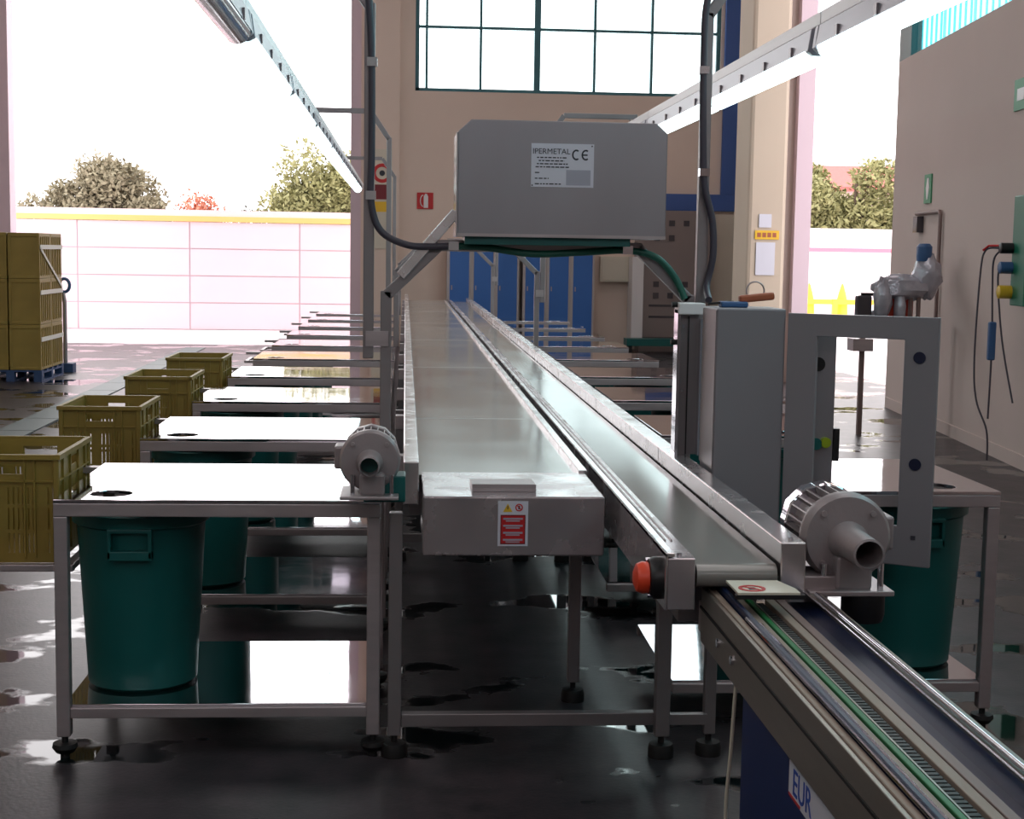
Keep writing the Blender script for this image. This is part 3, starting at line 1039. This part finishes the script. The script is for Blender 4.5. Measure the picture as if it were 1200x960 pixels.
cbn = thing('control_cabinet', 'grey control cabinet on the right rail with its front door swung open', 'cabinet', (1.118, 5.30, 0.945))
MB().box(0, 0.252, 0.0, 0.24, -0.22, 0.588).build('cabinet_body', 'grey_cab', cbn, bevel=0.006)
MB().box(-0.003, 0.0, 0.004, 0.24, 0.005, 0.58).build('side_sheet', 'steel_dark', cbn)
# door: local x along the leaf
DA = R(-31)
dl = bpy.data.objects.new('door', None)
COL.objects.link(dl)
dl.parent = cbn
dl.location = (0.262, -0.002, 0)
dl.rotation_euler = (0, 0, DA)
DW = 0.535
z0, z1 = -0.30, 0.575
MB().rect_hole(0, DW, z0, z1, -0.012, 0.012, 0.108, 0.418, z0 + 0.14, 0.495).build('door_leaf', 'grey_cab', dl, bevel=0.003)
for z in (0.435, 0.062):
    MB().cyl((0.472, -0.016, z), 0.021, 0.03, 'y', 24).build('lock_hole', 'hole', dl)
MB().box(0.468, 0.484, -0.0135, -0.012, -0.205, -0.19).build('triangle_mark', 'ink', dl)
# inner instrument plate seen through the door window
ip = MB().box(0.300, 0.458, 0.055, 0.075, -0.10, 0.515).build('instrument_plate', 'box', cbn, bevel=0.003)
for z, m2, r_ in ((0.388, 'black', 0.026), (0.10, 'lime', 0.019)):
    MB().cyl((0.385 if m2 == 'black' else 0.425, 0.03, z), r_, 0.028, 'y', 20).build('push_button', m2, cbn)
MB().cyl((0.388, 0.03, 0.095), 0.022, 0.028, 'y', 20).build('push_button', 'bin', cbn)
MB().box(0.458, 0.48, 0.05, 0.08, 0.03, 0.15).build('latch', 'black', cbn)

# hand tool lying on the cabinet
tl = thing('strapping_tool', 'blue and orange brown hand tool with a wire loop on the grey cabinet', 'tool', (1.15, 5.41, 1.533))
MB().box(0.0, 0.10, -0.03, 0.03, 0.0, 0.022).build('tool_base', 'blue_cap', tl, bevel=0.006)
MB().bar((0.07, 0, 0.03), (0.20, 0.0, 0.044), 0.035, 0.028).build('handle', 'brown_orange', tl, bevel=0.008)
lp = [(0.13 + 0.033 * math.cos(R(a)), 0, 0.062 + 0.033 * math.sin(R(a))) for a in range(-60, 245, 15)]
MB().tube(lp, 0.003, 8).build('wire_loop', 'steel', tl)
MB().bar((-0.045, 0, 0.012), (0.05, 0, 0.02), 0.01, 0.008).build('lever', 'rubber', tl)

# ================================================================== FEEDER CONVEYOR (foreground right)
fd = thing('feeder_conveyor', 'slim aluminium feeder conveyor with chain and belts in the near right corner', 'conveyor', (0.83, 1.2, 0))
FL = 2.90


def strip(name, x0, x1, z0, z1, m, y1=FL, y0=0.0, bv=0.0, label=None):
    return MB().box(x0 - 0.83, x1 - 0.83, y0, y1, z0, z1).build(name, m, fd, bevel=bv, label=label)


strip('side_plate', 0.838, 0.850, 0.64, 0.795, 'alu', FL - 0.03, bv=0.002)
strip('side_groove', 0.834, 0.838, 0.735, 0.742, 'rubber', FL - 0.03)
strip('side_profile', 0.850, 0.868, 0.74, 0.800, 'tan', FL, bv=0.003)
strip('blue_guide', 0.872, 0.886, 0.775, 0.815, 'navy_strip', FL, bv=0.003)
MB().tube([(0.869 - 0.83, 0, 0.808), (0.869 - 0.83, FL - 0.45, 0.808)], 0.0045, 8).build('chrome_rod', 'chrome', fd)
MB().tube([(0.893 - 0.83, 0, 0.806), (0.893 - 0.83, FL - 0.5, 0.806)], 0.0045, 8).build('chrome_rod', 'chrome', fd)
strip('belt_strip', 0.905, 0.935, 0.74, 0.782, 'tan', FL - 0.13, bv=0.002)
strip('green_guide', 0.938, 0.952, 0.74, 0.786, 'green_strip', FL - 0.13, bv=0.002)
strip('inner_rail', 0.953, 0.957, 0.74, 0.786, 'alu', FL - 0.13)
strip('chain_bed', 0.958, 0.990, 0.74, 0.772, 'rubber', FL - 0.13)
for k in range(130):
    y = k * 0.0202
    MB().box(0.961 - 0.83, 0.987 - 0.83, y, y + 0.0135, 0.772, 0.779).build('chain_link', 'chain', fd)
strip('belt_strip', 0.994, 1.018, 0.74, 0.784, 'tan', FL - 0.13, bv=0.002)
strip('belt_strip', 1.022, 1.046, 0.74, 0.784, 'pipe', FL - 0.13, bv=0.002)
strip('side_trough', 1.048, 1.100, 0.70, 0.755, 'navy_strip', FL - 0.05)
strip('trough_wall', 1.100, 1.106, 0.70, 0.806, 'chrome', FL, bv=0.001)
strip('outer_profile', 1.108, 1.150, 0.68, 0.802, 'alu', FL, bv=0.004)
MB().tube([(1.118 - 0.83, 0.0, 0.812), (1.118 - 0.83, FL - 0.2, 0.812)], 0.007, 10).build('chrome_rod', 'chrome', fd)
strip('bed_plate', 0.850, 1.110, 0.69, 0.70, 'alu', FL - 0.2)
strip('end_bracket', 0.842, 0.862, 0.66, 0.745, 'steel', FL + 0.02, FL - 0.22, label='steel bracket at the far end')
for y in (2.45, 2.62):
    MB().cyl((0.0, y, 0.70), 0.012, 0.025, 'x', 10).build('bracket_bolt', 'chrome', fd)
fb = MB().box(0.868 - 0.83, 1.13 - 0.83, 0.5, 2.46, 0.0, 0.69).build('drive_housing', 'navy', fd, bevel=0.006, label='navy blue housing under the feeder')
mpl = MB().box(0.866 - 0.83 - 0.001, 0.868 - 0.83, 1.45, 1.98, 0.525, 0.605).build('maker_plate', 'plate', fd, label='white plate with blue letters')
text('maker_letters', 'EUR', 0.085, 'blue_print', fd, (0.0345, 1.87, 0.565), (R(90), 0, R(-90)))
MB().box(0.0335, 0.035, 1.88, 1.975, 0.527, 0.533).build('red_line', 'red', fd)
pt = [(0.862 - 0.83, 2.5, 0.70), (0.856 - 0.83, 2.52, 0.45), (0.85 - 0.83, 2.53, 0.25), (0.87 - 0.83, 2.5, 0.10), (0.92 - 0.83, 2.52, 0.012)]
tag(MB().tube([(p[0] + 0.83, p[1] + 1.2, p[2]) for p in catmull(pt)], 0.005, 8).build('thin_cable', 'cream'), 'thin pale cable hanging from the feeder end to the floor', 'cable')


# ================================================================== LIGHT LINES
def trunking(x, label):
    t = thing('light_trunking', label, 'trunking', (x, 2.0, 2.782), 0, 'light trunkings')
    for k in range(10):
        MB().box(-0.035, 0.035, k * 2.45 + 0.005, k * 2.45 + 2.44, 0.004, 0.064).build('trunking_length', 'trunk', t, bevel=0.004)
    return t


trunking(-0.755, 'white trunking carrying the left line of lamps')
trunking(1.93, 'white trunking carrying the right line of lamps')


def make_fixture(label, group):
    t = thing('tube_light', label, 'lamp', (0, 0, 0), 0, group)
    LN = 2.33
    MB().prism([(-0.05, 0.152), (0.05, 0.152), (0.066, 0.058), (-0.066, 0.058)], 'y', 0.02, LN).build('lamp_housing', 'lamp_house', t)
    prof = []
    for i in range(11):
        a = R(180 + 18 * i)
        prof.append((0.062 * math.cos(a), 0.057 + 0.062 * math.sin(a)))
    m = MB().prism(prof, 'y', 0.06, LN - 0.04)
    m.round = True
    m.build('diffuser', 'lamp', t)
    for y in (0.0, LN - 0.02):
        MB().prism([(-0.053, 0.154), (0.053, 0.154), (0.068, 0.052), (0.04, 0.03), (-0.04, 0.03), (-0.068, 0.052)], 'y', y, y + 0.05).build('end_cap', 'lamp_house', t, bevel=0.004)
    for y in (0.3, 0.85, 1.4, 1.95):
        for s in (-1, 1):
            MB().box(s * 0.066 - 0.006, s * 0.066 + 0.006, y, y + 0.04, 0.060, 0.105).build('clip', 'lamp_clip', t)
    return t


LY = [2.12 + 2.43 * k for k in range(10)]
fx = None
for side, x, nm in ((-1, -0.755, 'left'), (1, 1.93, 'right')):
    for k, y in enumerate(LY[:-1] if side > 0 else LY[:-1]):
        if k == 0:  # extra fixture out of view, added for its light
            lb = 'added lit tube light, unseen above the viewer, start of the %s line' % nm
        else:
            lb = 'lit tube light, %s from the viewer in the %s line, under the white trunking' % (ORD[k], nm)
        if fx is None:
            fx = make_fixture(lb, 'tube lights of the left line')
            fx.location = (x, y, 2.625)
        else:
            d_ = dup(fx, (x, y, 2.625), lb)
            d_['group'] = 'tube lights of the %s line' % nm
            if side < 0 and k == 1:
                d_['label'] = 'unlit tube light with a grey cover at the upper end of the left line'
                for c in d_.children:
                    if c.name.startswith('diffuser'):
                        c.data = c.data.copy()
                        c.data.materials[0] = M['unlit']

# ================================================================== BACK WALL FURNITURE
lk_x = 0.74
lock = None
lock_lb = ['blue locker at the left end of the row, where the belts end', 'blue locker, second from the left', 'blue locker, third from the left, beside the dark gap', 'blue locker, third from the right, just right of the dark gap', 'blue locker, second from the right', 'blue locker at the right end of the row, under the cream box']
lx_list = [0.74, 1.165, 1.59, 2.08, 2.505, 2.93]
for i, x in enumerate(lx_list):
    if lock is None:
        lock = thing('locker', lock_lb[0], 'locker', (x, 26.45, 0), 0, 'blue lockers along the back wall')
        MB().box(0, 0.42, 0.0, 0.5, 0.24, 1.95).build('locker_body', 'lock_frame', lock)
        MB().box(0.045, 0.385, -0.02, 0.0, 0.27, 1.92).build('door', 'blue', lock, bevel=0.006)
        MB().box(0.18, 0.24, -0.026, -0.02, 0.40, 0.43).build('vent', 'white', lock)
        MB().box(0.18, 0.24, -0.026, -0.02, 1.72, 1.75).build('vent', 'white', lock)
        MB().box(0.07, 0.09, -0.035, -0.02, 1.05, 1.13).build('handle', 'steel', lock)
        for lx in (0.02, 0.37):
            for ly in (0.02, 0.45):
                MB().box(lx, lx + 0.03, ly, ly + 0.03, 0, 0.24).build('leg', 'lock_frame', lock)
    else:
        dup(lock, (x, 26.45, 0), lock_lb[i])

sw = thing('switchboard', 'brown grey switchboard with rows of switches right of the lockers', 'cabinet', (4.08, 26.4, 0))
MB().box(0.06, 1.35, 0, 0.6, 0.25, 2.50).build('board_body', 'grey_panel', sw, bevel=0.01)
MB().box(-0.06, 0.14, -0.04, 0.5, 0.18, 1.68).build('white_edge', 'white', sw)
for z, n in ((2.28, 3), (2.02, 2), (1.2, 3), (1.0, 4)):
    for k in range(n):
        MB().box(0.32 + k * 0.26, 0.42 + k * 0.26, -0.015, 0, z - 0.05, z + 0.05).build('switch', 'dark_glass', sw)
for z in (0.82, 0.62):
    MB().box(0.25, 1.25, -0.012, 0, z - 0.02, z + 0.02).build('rail_strip', 'dark_glass', sw)
MB().box(0.10, 1.3, 0.05, 0.55, 0, 0.25).build('plinth', 'grey_panel', sw)
cbx = thing('wall_box', 'cream wall box above the right end of the lockers', 'box', (3.50, 26.82, 1.22))
MB().box(0, 0.52, 0, 0.18, 0, 0.46).build('box_body', 'cream', cbx, bevel=0.01)
MB().box(0.03, 0.49, -0.012, 0, 0.03, 0.43).build('lid', 'cream', cbx, bevel=0.006)
wpn = thing('white_panel', 'white sheet panel standing right of the switchboard', 'panel', (5.46, 26.8, 0))
MB().box(0, 0.66, 0, 0.06, 0.1, 2.46).build('panel_sheet', 'cream', wpn, bevel=0.005)
for x in (0.05, 0.57):
    MB().box(x, x + 0.04, -0.02, 0.08, 0, 0.1).build('panel_foot', 'steel_dark', wpn)
# blue framing on the back wall
bfm = thing('blue_door_frame', 'big blue steel frame on the back wall right of the window', 'frame', (4.40, 26.92, 2.52))
MB().box(0, 1.70, 0, 0.08, 0.0, 0.30).build('frame_beam', 'blue_frame', bfm, bevel=0.006)
MB().box(1.28, 1.70, 0, 0.08, 0.30, 5.9).build('frame_post', 'blue_frame', bfm, bevel=0.006)
gb_ = thing('green_bench', 'low dark green bench in front of the switchboard', 'bench', (3.85, 25.7, 0))
MB().box(0, 1.1, 0, 0.4, 0.14, 0.26).build('bench_top', 'bin', gb_)
for x in (0.05, 1.0):
    MB().box(x, x + 0.05, 0.05, 0.35, 0, 0.14).build('bench_leg', 'rubber', gb_)
# fire hose sign
fs = thing('fire_sign', 'red square fire extinguisher sign on the beige back wall', 'sign', (0.20, 26.98, 2.47))
MB().box(0, 0.29, 0, 0.015, 0, 0.29).build('sign_plate', 'red', fs)
MB().prism([(0.12, 0.02), (0.20, 0.02), (0.20, 0.22), (0.175, 0.27), (0.145, 0.27), (0.12, 0.22)], 'y', -0.004, 0).build('extinguisher_shape', 'white', fs)
MB().tube([(0.11 - 0.05 * math.sin(R(a)), -0.002, 0.145 + 0.10 * math.cos(R(a))) for a in range(0, 181, 20)], 0.010, 6).build('hose_shape', 'white', fs)
# round sign by the left opening
rs = thing('round_sign', 'round red ringed sign above a yellow plate beside the left post', 'sign', (-0.42, 26.8, 2.2))
MB().box(-0.17, 0.17, 0, 0.012, -0.45, 1.3).build('sign_board', 'cream', rs)
MB().lathe([(0.11, 0), (0.17, 0), (0.17, -0.008), (0.11, -0.008)], (0, 0, 0.88), 'y', 24, closed=True).build('red_ring', 'red', rs)
MB().cyl((0.0, -0.006, 0.88), 0.05, 0.006, 'y', 16).build('pictogram', 'ink', rs)
MB().box(-0.13, 0.13, -0.006, 0, 0.42, 0.68).build('red_plate', 'red_dark', rs)
MB().box(-0.13, 0.13, -0.006, 0, 0.20, 0.38).build('yellow_plate', 'yellow', rs)
# notices on the column
ny = thing('notice', 'yellow and white notices on the plaster column', 'notice', (4.70, 19.985, 1.45))
MB().box(0.0, 0.33, 0, 0.008, 0.50, 0.62).build('yellow_notice', 'yellow', ny)
MB().box(0.02, 0.28, 0, 0.006, 0.02, 0.46).build('white_sheet', 'plate', ny)
MB().box(0.05, 0.22, 0, 0.006, 0.66, 0.84).build('white_sheet', 'plate', ny)
cl = MB()
for k in range(4):
    cl.box(0.03 + k * 0.07, 0.08 + k * 0.07, -0.002, 0, 0.53, 0.59)
c_ = cl.build('printed_marks', 'brown_orange', ny)
c_['kind'] = 'stuff'

# ================================================================== RIGHT WALL FITTINGS
es1 = wall_frame('exit_sign', 1.62, 2.30, 'green exit pictogram sign on the grey right wall near the gate', 'sign')
MB().box(-0.015, 0, -0.14, 0.14, 0, 0.30).build('sign_plate', 'green_sign', es1)
MB().prism([(-0.03, 0.04), (0.02, 0.04), (0.06, 0.16), (0.02, 0.26), (-0.04, 0.26), (-0.07, 0.16)], 'x', -0.018, -0.015).build('running_figure', 'white', es1)
es2 = wall_frame('exit_sign', 4.52, 2.98, 'green sign high on the right wall, cut by the photo edge', 'sign')
MB().box(-0.015, 0, -0.25, 0.07, 0, 0.26).build('sign_plate', 'green_sign', es2)
MB().box(-0.018, -0.015, -0.20, -0.02, 0.08, 0.18).build('arrow_shape', 'white', es2)
cd = wall_frame('wall_conduit', 1.3, 0.9, 'thin conduit pipe with a small switch box on the right wall', 'pipe')
MB().tube([(-0.03, 0.05, 1.30), (-0.03, -0.55, 1.30), (-0.03, -0.92, 1.30), (-0.03, -0.95, 1.27), (-0.03, -0.95, 0.0)], 0.02, 8).build('conduit', 'pipe', cd)
MB().box(-0.07, 0, -0.16, 0.02, 1.10, 1.27).build('switch_box', 'dark_glass', cd)

# plastic wrapped machine on a stand
wm = thing('wrapped_machine', 'machine on a pipe stand wrapped in clear plastic beside the right wall', 'machine', (4.58, 14.3, 0))
rw = random.Random(11)


def blob(cx, cy, cz, rx, ry, rz, n=14, mm=9):
    b = MB()
    b.round = True
    vs = [(cx, cy, cz - rz)]
    for j in range(1, mm):
        for i in range(n):
            th, ph = PI * j / mm, 2 * PI * i / n
            k = 1 + rw.uniform(-0.13, 0.13)
            vs.append((cx + rx * k * math.sin(th) * math.cos(ph), cy + ry * k * math.sin(th) * math.sin(ph), cz - rz * k * math.cos(th)))
    vs.append((cx, cy, cz + rz))
    fs = [(0, 1 + (i + 1) % n, 1 + i) for i in range(n)]
    for j in range(mm - 2):
        for i in range(n):
            a = 1 + j * n + i
            c = 1 + j * n + (i + 1) % n
            fs.append((a, c, c + n, a + n))
    last = len(vs) - 1
    fs += [(last, 1 + (mm - 2) * n + i, 1 + (mm - 2) * n + (i + 1) % n) for i in range(n)]
    return b.add(vs, fs)


blob(0.26, 0, 1.44, 0.30, 0.16, 0.13).build('plastic_cover', 'wrap', wm)
blob(0.50, 0.0, 1.55, 0.14, 0.14, 0.22).build('plastic_cover', 'wrap', wm)
blob(0.05, -0.05, 1.32, 0.09, 0.10, 0.22).build('plastic_cover', 'wrap', wm)
blob(0.22, -0.06, 1.22, 0.06, 0.08, 0.22).build('plastic_cover', 'wrap', wm)
MB().lathe([(0.07, 1.70), (0.075, 1.74), (0.075, 1.84), (0.05, 1.87)], (0.46, 0, 0), 'z', 16).build('motor_cap', 'blue_cap', wm)
MB().cyl((0.13, 0, 1.12), 0.055, 0.26, 'z', 16).build('red_cylinder', 'red_pipe', wm)
MB().cyl((0.33, 0, 1.16), 0.04, 0.20, 'z', 16).build('red_cylinder', 'red_pipe', wm)
MB().box(-0.20, -0.05, -0.05, 0.05, 1.08, 1.36).build('control_head', 'dark_glass', wm, bevel=0.02)
MB().tube([(-0.05, 0, 1.20), (0.03, 0, 1.12), (0.03, 0, 1.05)], 0.03, 10).build('elbow_pipe', 'wrap', wm)
MB().bar((-0.15, 0, 1.37), (0.1, 0, 1.37), 0.03, 0.03).build('arm', 'rubber', wm)
for x in (-0.12, 0.42, 0.62):
    MB().bar((x, 0.0, 0), (x, 0.0, 1.12), 0.045, 0.045).build('stand_leg', 'pipe', wm)
for x in (0.33, 0.41):
    MB().cyl((x, -0.04, 0.9), 0.022, 0.45, 'z', 10).build('riser_pipe', 'pipe', wm)
MB().bar((-0.14, 0, 1.08), (0.64, 0, 1.08), 0.05, 0.05).build('stand_beam', 'pipe', wm)
MB().box(-0.24, -0.04, -0.1, 0.1, 0.82, 0.94).build('drip_tray', 'steel', wm)

# socket panel with hanging leads on the right wall, cut by the frame
sk = wall_frame('socket_panel', 4.95, 1.30, 'green socket panel on the right wall with coloured plugs and hanging leads', 'panel')
MB().box(-0.12, 0, -0.36, 0.0, 0.05, 0.95).build('panel_body', 'green_plas', sk, bevel=0.01)
MB().lathe([(0.045, 0), (0.045, -0.10), (0.03, -0.11)], (-0.12, -0.02, 0.52), 'x', 16).build('black_plug', 'black', sk)
MB().lathe([(0.05, 0), (0.05, -0.10), (0.03, -0.11)], (-0.12, -0.02, 0.36), 'x', 16).build('blue_plug', 'blue_cap', sk)
MB().lathe([(0.055, 0), (0.055, -0.10), (0.03, -0.11)], (-0.12, -0.02, 0.16), 'x', 16).build('yellow_plug', 'yellow_plas', sk)
for pts in ([(-0.22, 0.0, 0.52), (-0.30, 0.12, 0.50), (-0.33, 0.14, 0.30), (-0.34, 0.16, -0.4), (-0.32, 0.12, -0.75), (-0.25, 0.02, -1.0), (-0.24, 0.0, -1.25)],
            [(-0.22, -0.02, 0.50), (-0.25, 0.05, 0.42), (-0.25, 0.05, 0.20), (-0.24, 0.02, -0.30), (-0.25, 0.0, -0.9)],
            [(-0.22, -0.02, 0.36), (-0.22, 0.0, 0.22), (-0.18, -0.06, -0.25), (-0.10, -0.16, -0.75)]):
    MB().tube(catmull(pts), 0.008, 8).build('lead', 'cable', sk)
MB().cbox((-0.245, 0.02, -0.25), (0.06, 0.06, 0.32)).build('blue_connector', 'blue_cap', sk, bevel=0.012)
MB().tube([(-0.22, 0.0, 0.54), (-0.28, 0.1, 0.54), (-0.32, 0.13, 0.50)], 0.01, 8).build('red_lead', 'red', sk)

# ================================================================== PALLET OF STACKED CRATES
PX, PY = -5.36, 19.15
pal = thing('pallet', 'blue pallet under the tall stack of yellow crates at the left', 'pallet', (PX, PY, 0))
for k in range(5):
    MB().box(0.0, 0.80, 0.0 + k * 0.275, 0.11 + k * 0.275, 0.125, 0.147).build('deck_board', 'pallet', pal)
for x in (0.0, 0.36, 0.70):
    MB().box(x, x + 0.10, 0, 1.21, 0.103, 0.125).build('stringer_board', 'pallet', pal)
    MB().box(x, x + 0.10, 0, 1.21, 0.0, 0.02).build('bottom_board', 'pallet', pal)
    for y in (0, 0.53, 1.11):
        MB().box(x, x + 0.10, y, y + 0.10, 0.02, 0.103).build('block', 'pallet', pal)


def make_stack_crate(label):
    t = thing('stacking_crate', label, 'crate', (0, 0, 0), 0, 'yellow crates stacked on the blue pallet')
    w, d, h = 0.385, 0.595, 0.572
    MB().box(0.01, w - 0.01, 0.01, d - 0.01, 0, h - 0.01).build('crate_body', 'crate2', t)
    for z0_, z1_ in ((0.0, 0.04), (h - 0.05, h)):
        MB().box(0, w, 0, d, z0_, z1_).build('rim_band', 'crate2', t, bevel=0.006)
    for x in (0, w - 0.03):
        for y in (0, d - 0.03):
            MB().box(x, x + 0.03, y, y + 0.03, 0.03, h - 0.04).build('corner_post', 'crate2', t)
    for k in range(5):
        y = 0.09 + k * 0.10
        MB().box(w - 0.012, w + 0.004, y, y + 0.026, 0.03, h - 0.04).build('side_rib', 'crate2', t)
    return t


sc0 = None
hgt = ['bottom', 'middle', 'top']
for j in range(3):
    for i in range(2):
        for q in range(2):
            side_ = 'left' if i == 0 else 'right'
            dep = 'front' if q == 0 else 'rear'
            lb = 'tall yellow crate in the %s layer of the pallet stack, %s %s corner' % (hgt[j], dep, side_)
            p = (PX + 0.005 + i * 0.405, PY + 0.0 + q * 0.61, 0.148 + j * 0.575)
            if sc0 is None:
                sc0 = make_stack_crate(lb)
                sc0.location = p
            else:
                dup(sc0, p, lb)
sx = PX + 0.806
stp = thing('packing_strap', 'pale straps tied around the stack of yellow crates', 'strap', (sx, PY, 0.148))
for z in (0.36, 0.95, 1.52):
    MB().box(-0.004, 0.004, 0.0, 1.20, z, z + 0.055).build('strap_band', 'strap', stp)
MB().bar((0.0, 0.05, 1.52), (0.0, 1.18, 1.02), 0.008, 0.04).build('diagonal_strap', 'strap', stp)
pj = thing('pallet_jack_handle', 'grey blue hand truck handle sticking up behind the crate stack', 'handle', (-4.62, 20.75, 0))
MB().tube([(0, 0, 0), (0, 0, 0.95), (-0.02, 0, 1.08)], 0.028, 10).build('shaft', 'steel_dark', pj)
MB().tube([(0.07 * math.cos(R(a)), 0, 1.18 + 0.09 * math.sin(R(a))) for a in range(-90, 271, 24)], 0.022, 8).build('grip_loop', 'blue_cap', pj)
MB().box(-0.12, 0.12, -0.1, 0.1, 0.0, 0.12).build('truck_base', 'pallet', pj)

# ================================================================== OUTDOORS
pw = thing('perimeter_wall', 'pale pink panel wall with a yellow coping across the yard', 'wall', (-13.6, 31.2, 0), R(4.0))
MB().box(0, 16.0, 0.016, 0.15, 0, 2.25).build('backing', 'perim_joint', pw)
pmesh = MB().box(0.014, 2.266, 0.0, 0.05, 0.012, 0.553).mesh('panel')
pmesh.materials.append(M['perim'])
for i in range(7):
    for k in range(4):
        o_ = bpy.data.objects.new('panel', pmesh)
        COL.objects.link(o_)
        o_.parent = pw
        o_.location = (i * 2.28, rw.uniform(-0.004, 0.004), k * 0.565)
MB().box(0, 16.0, -0.03, 0.2, 2.26, 2.37).build('coping', 'perim_cap', pw, label='yellow painted coping')
MB().box(0, 16.0, -0.01, 0.2, 2.37, 2.50).build('coping_top', 'perim_top', pw)
pw2 = thing('perimeter_wall', 'distant white wall with a pink band seen through the right gate', 'wall', (10.2, 46, 0))
MB().box(0, 12, 0, 0.2, 0, 2.62).build('wall_body', 'perim_top', pw2)
MB().box(0, 12, -0.03, 0.0, 1.90, 2.02).build('pink_band', 'pink_band', pw2)
MB().box(0, 12, -0.03, 0.0, 2.16, 2.24).build('cream_band', 'cream', pw2)
yb = thing('yellow_barrier', 'yellow guard rail in front of the distant white wall', 'barrier', (9.9, 41, 0))
MB().box(0, 7.0, 0, 0.08, 0.42, 0.56).build('rail', 'yellow_paint', yb)
for x in (0.4, 2.0, 3.6, 5.2, 6.6):
    MB().box(x, x + 0.14, -0.02, 0.1, 0, 0.57).build('post', 'yellow_paint', yb)
for x in (0.15, 1.1):
    b = MB()
    b.lathe([(0.18, 0.0), (0.16, 0.5), (0.10, 0.75), (0.04, 0.95), (0.01, 1.0)], (0, 0, 0), 'z', 12)
    o_ = b.build('yellow_bollard', 'yellow_paint', None, loc=(11.15 + x, 41.3, 0))
    tag(o_, 'yellow pointed bollard %s by the yellow guard rail' % ('at the left' if x < 0.5 else 'at the right'), 'bollard', 'yellow bollards')


def tree(label, x, y, spread, z0_, z1_, leaf, n, seed, size=0.16, cat='tree'):
    rr = random.Random(seed)
    t = thing('tree', label, cat, (x, y, 0), 0, 'trees and shrubs beyond the walls')
    tr = MB()
    tr.round = True
    for k in range(5):
        a = rr.uniform(0, 2 * PI)
        tr.tube([(0.05 * k - 0.1, 0, 0), (0.12 * math.cos(a), 0.1 * math.sin(a), z0_ * 0.8), (spread * 0.45 * math.cos(a), spread * 0.3 * math.sin(a), z0_ + (z1_ - z0_) * 0.75)], 0.05, 6)
    tr.build('trunk', 'bark', t)
    fo = MB()
    cl_ = []
    for k in range(26):
        u = rr.uniform(-1, 1)
        hh = z0_ + (z1_ - z0_) * (0.15 + 0.72 * rr.random() * math.sqrt(max(0.02, 1 - u * u * 0.85)))
        cl_.append((u * spread * 0.86, rr.uniform(-0.5, 0.5) * spread * 0.6, hh, rr.uniform(0.22, 0.42) * (z1_ - z0_) * 0.6))
    for _ in range(n):
        c = rr.choice(cl_)
        v = Vector((rr.gauss(0, 1), rr.gauss(0, 1), rr.gauss(0, 1))).normalized() * c[3] * rr.uniform(0.55, 1.12)
        p = Vector((c[0], c[1], c[2])) + Vector((v.x * 1.2, v.y, v.z))
        p.z = max(p.z, 0.15)
        d1 = Vector((rr.gauss(0, 1), rr.gauss(0, 1), rr.gauss(0, 0.7) + 0.6)).normalized()
        d2 = d1.cross(Vector((rr.gauss(0, 1), rr.gauss(0, 1), rr.gauss(0, 1)))).normalized()
        s = size * rr.uniform(0.6, 1.3)
        fo.add([p, p + d1 * s * 0.5 + d2 * s * 0.22, p + d1 * s, p + d1 * s * 0.5 - d2 * s * 0.22], [(0, 1, 2, 3)])
    me = bpy.data.meshes.new('foliage')
    me.from_pydata(fo.v, [], fo.f)
    me.materials.append(M[leaf])
    fl_ = bpy.data.objects.new('foliage', me)
    COL.objects.link(fl_)
    fl_.parent = t
    fl_['kind'] = 'stuff'
    return t


tree('broad dusty grey green shrub behind the pink wall at the left', -9.0, 45, 2.0, 1.2, 4.15, 'leaf_grey', 22000, 1, 0.18)
tree('small rust coloured shrub behind the pink wall', -6.0, 45, 0.55, 1.0, 3.4, 'leaf_red', 5000, 2, 0.15)
tree('rounded green bush behind the pink wall beside the left post', -1.95, 45, 1.65, 1.0, 4.9, 'leaf_green', 24000, 3, 0.18)
for k, (x, lb) in enumerate(((-11.2, 'low dark hedge tuft at the far left behind the pink wall'), (-4.6, 'low dark hedge tuft between the rust shrub and the green bush'))):
    tree(lb, x, 46, 0.8, 1.2, 2.95, 'leaf_dark', 1500, 20 + k, 0.13, 'shrub')
tree('broad green tree above the distant white wall', 15.0, 50, 2.7, 1.4, 5.1, 'leaf_green', 30000, 5, 0.22)

hs = thing('house', 'house with a red tiled roof behind the green tree at the right', 'house', (17.4, 68, 0))
MB().box(0, 7.0, 0, 6, 0, 4.9).build('wall', 'house', hs)
MB().prism([(-0.3, 4.85), (6.3, 4.85), (3.0, 6.1)], 'x', -0.3, 7.3).build('roof', 'roof_tile', hs)
MB().box(-0.35, 7.3, -0.35, -0.25, 4.75, 4.95).build('gutter', 'roof_tile', hs)
for x in (0.8, 2.8, 4.8):
    fr = MB().box(x, x + 0.9, -0.05, 0, 3.0, 4.1).build('window', 'white', hs)
    MB().box(x + 0.08, x + 0.82, -0.06, -0.05, 3.08, 4.02).build('pane', 'dark_glass', fr)
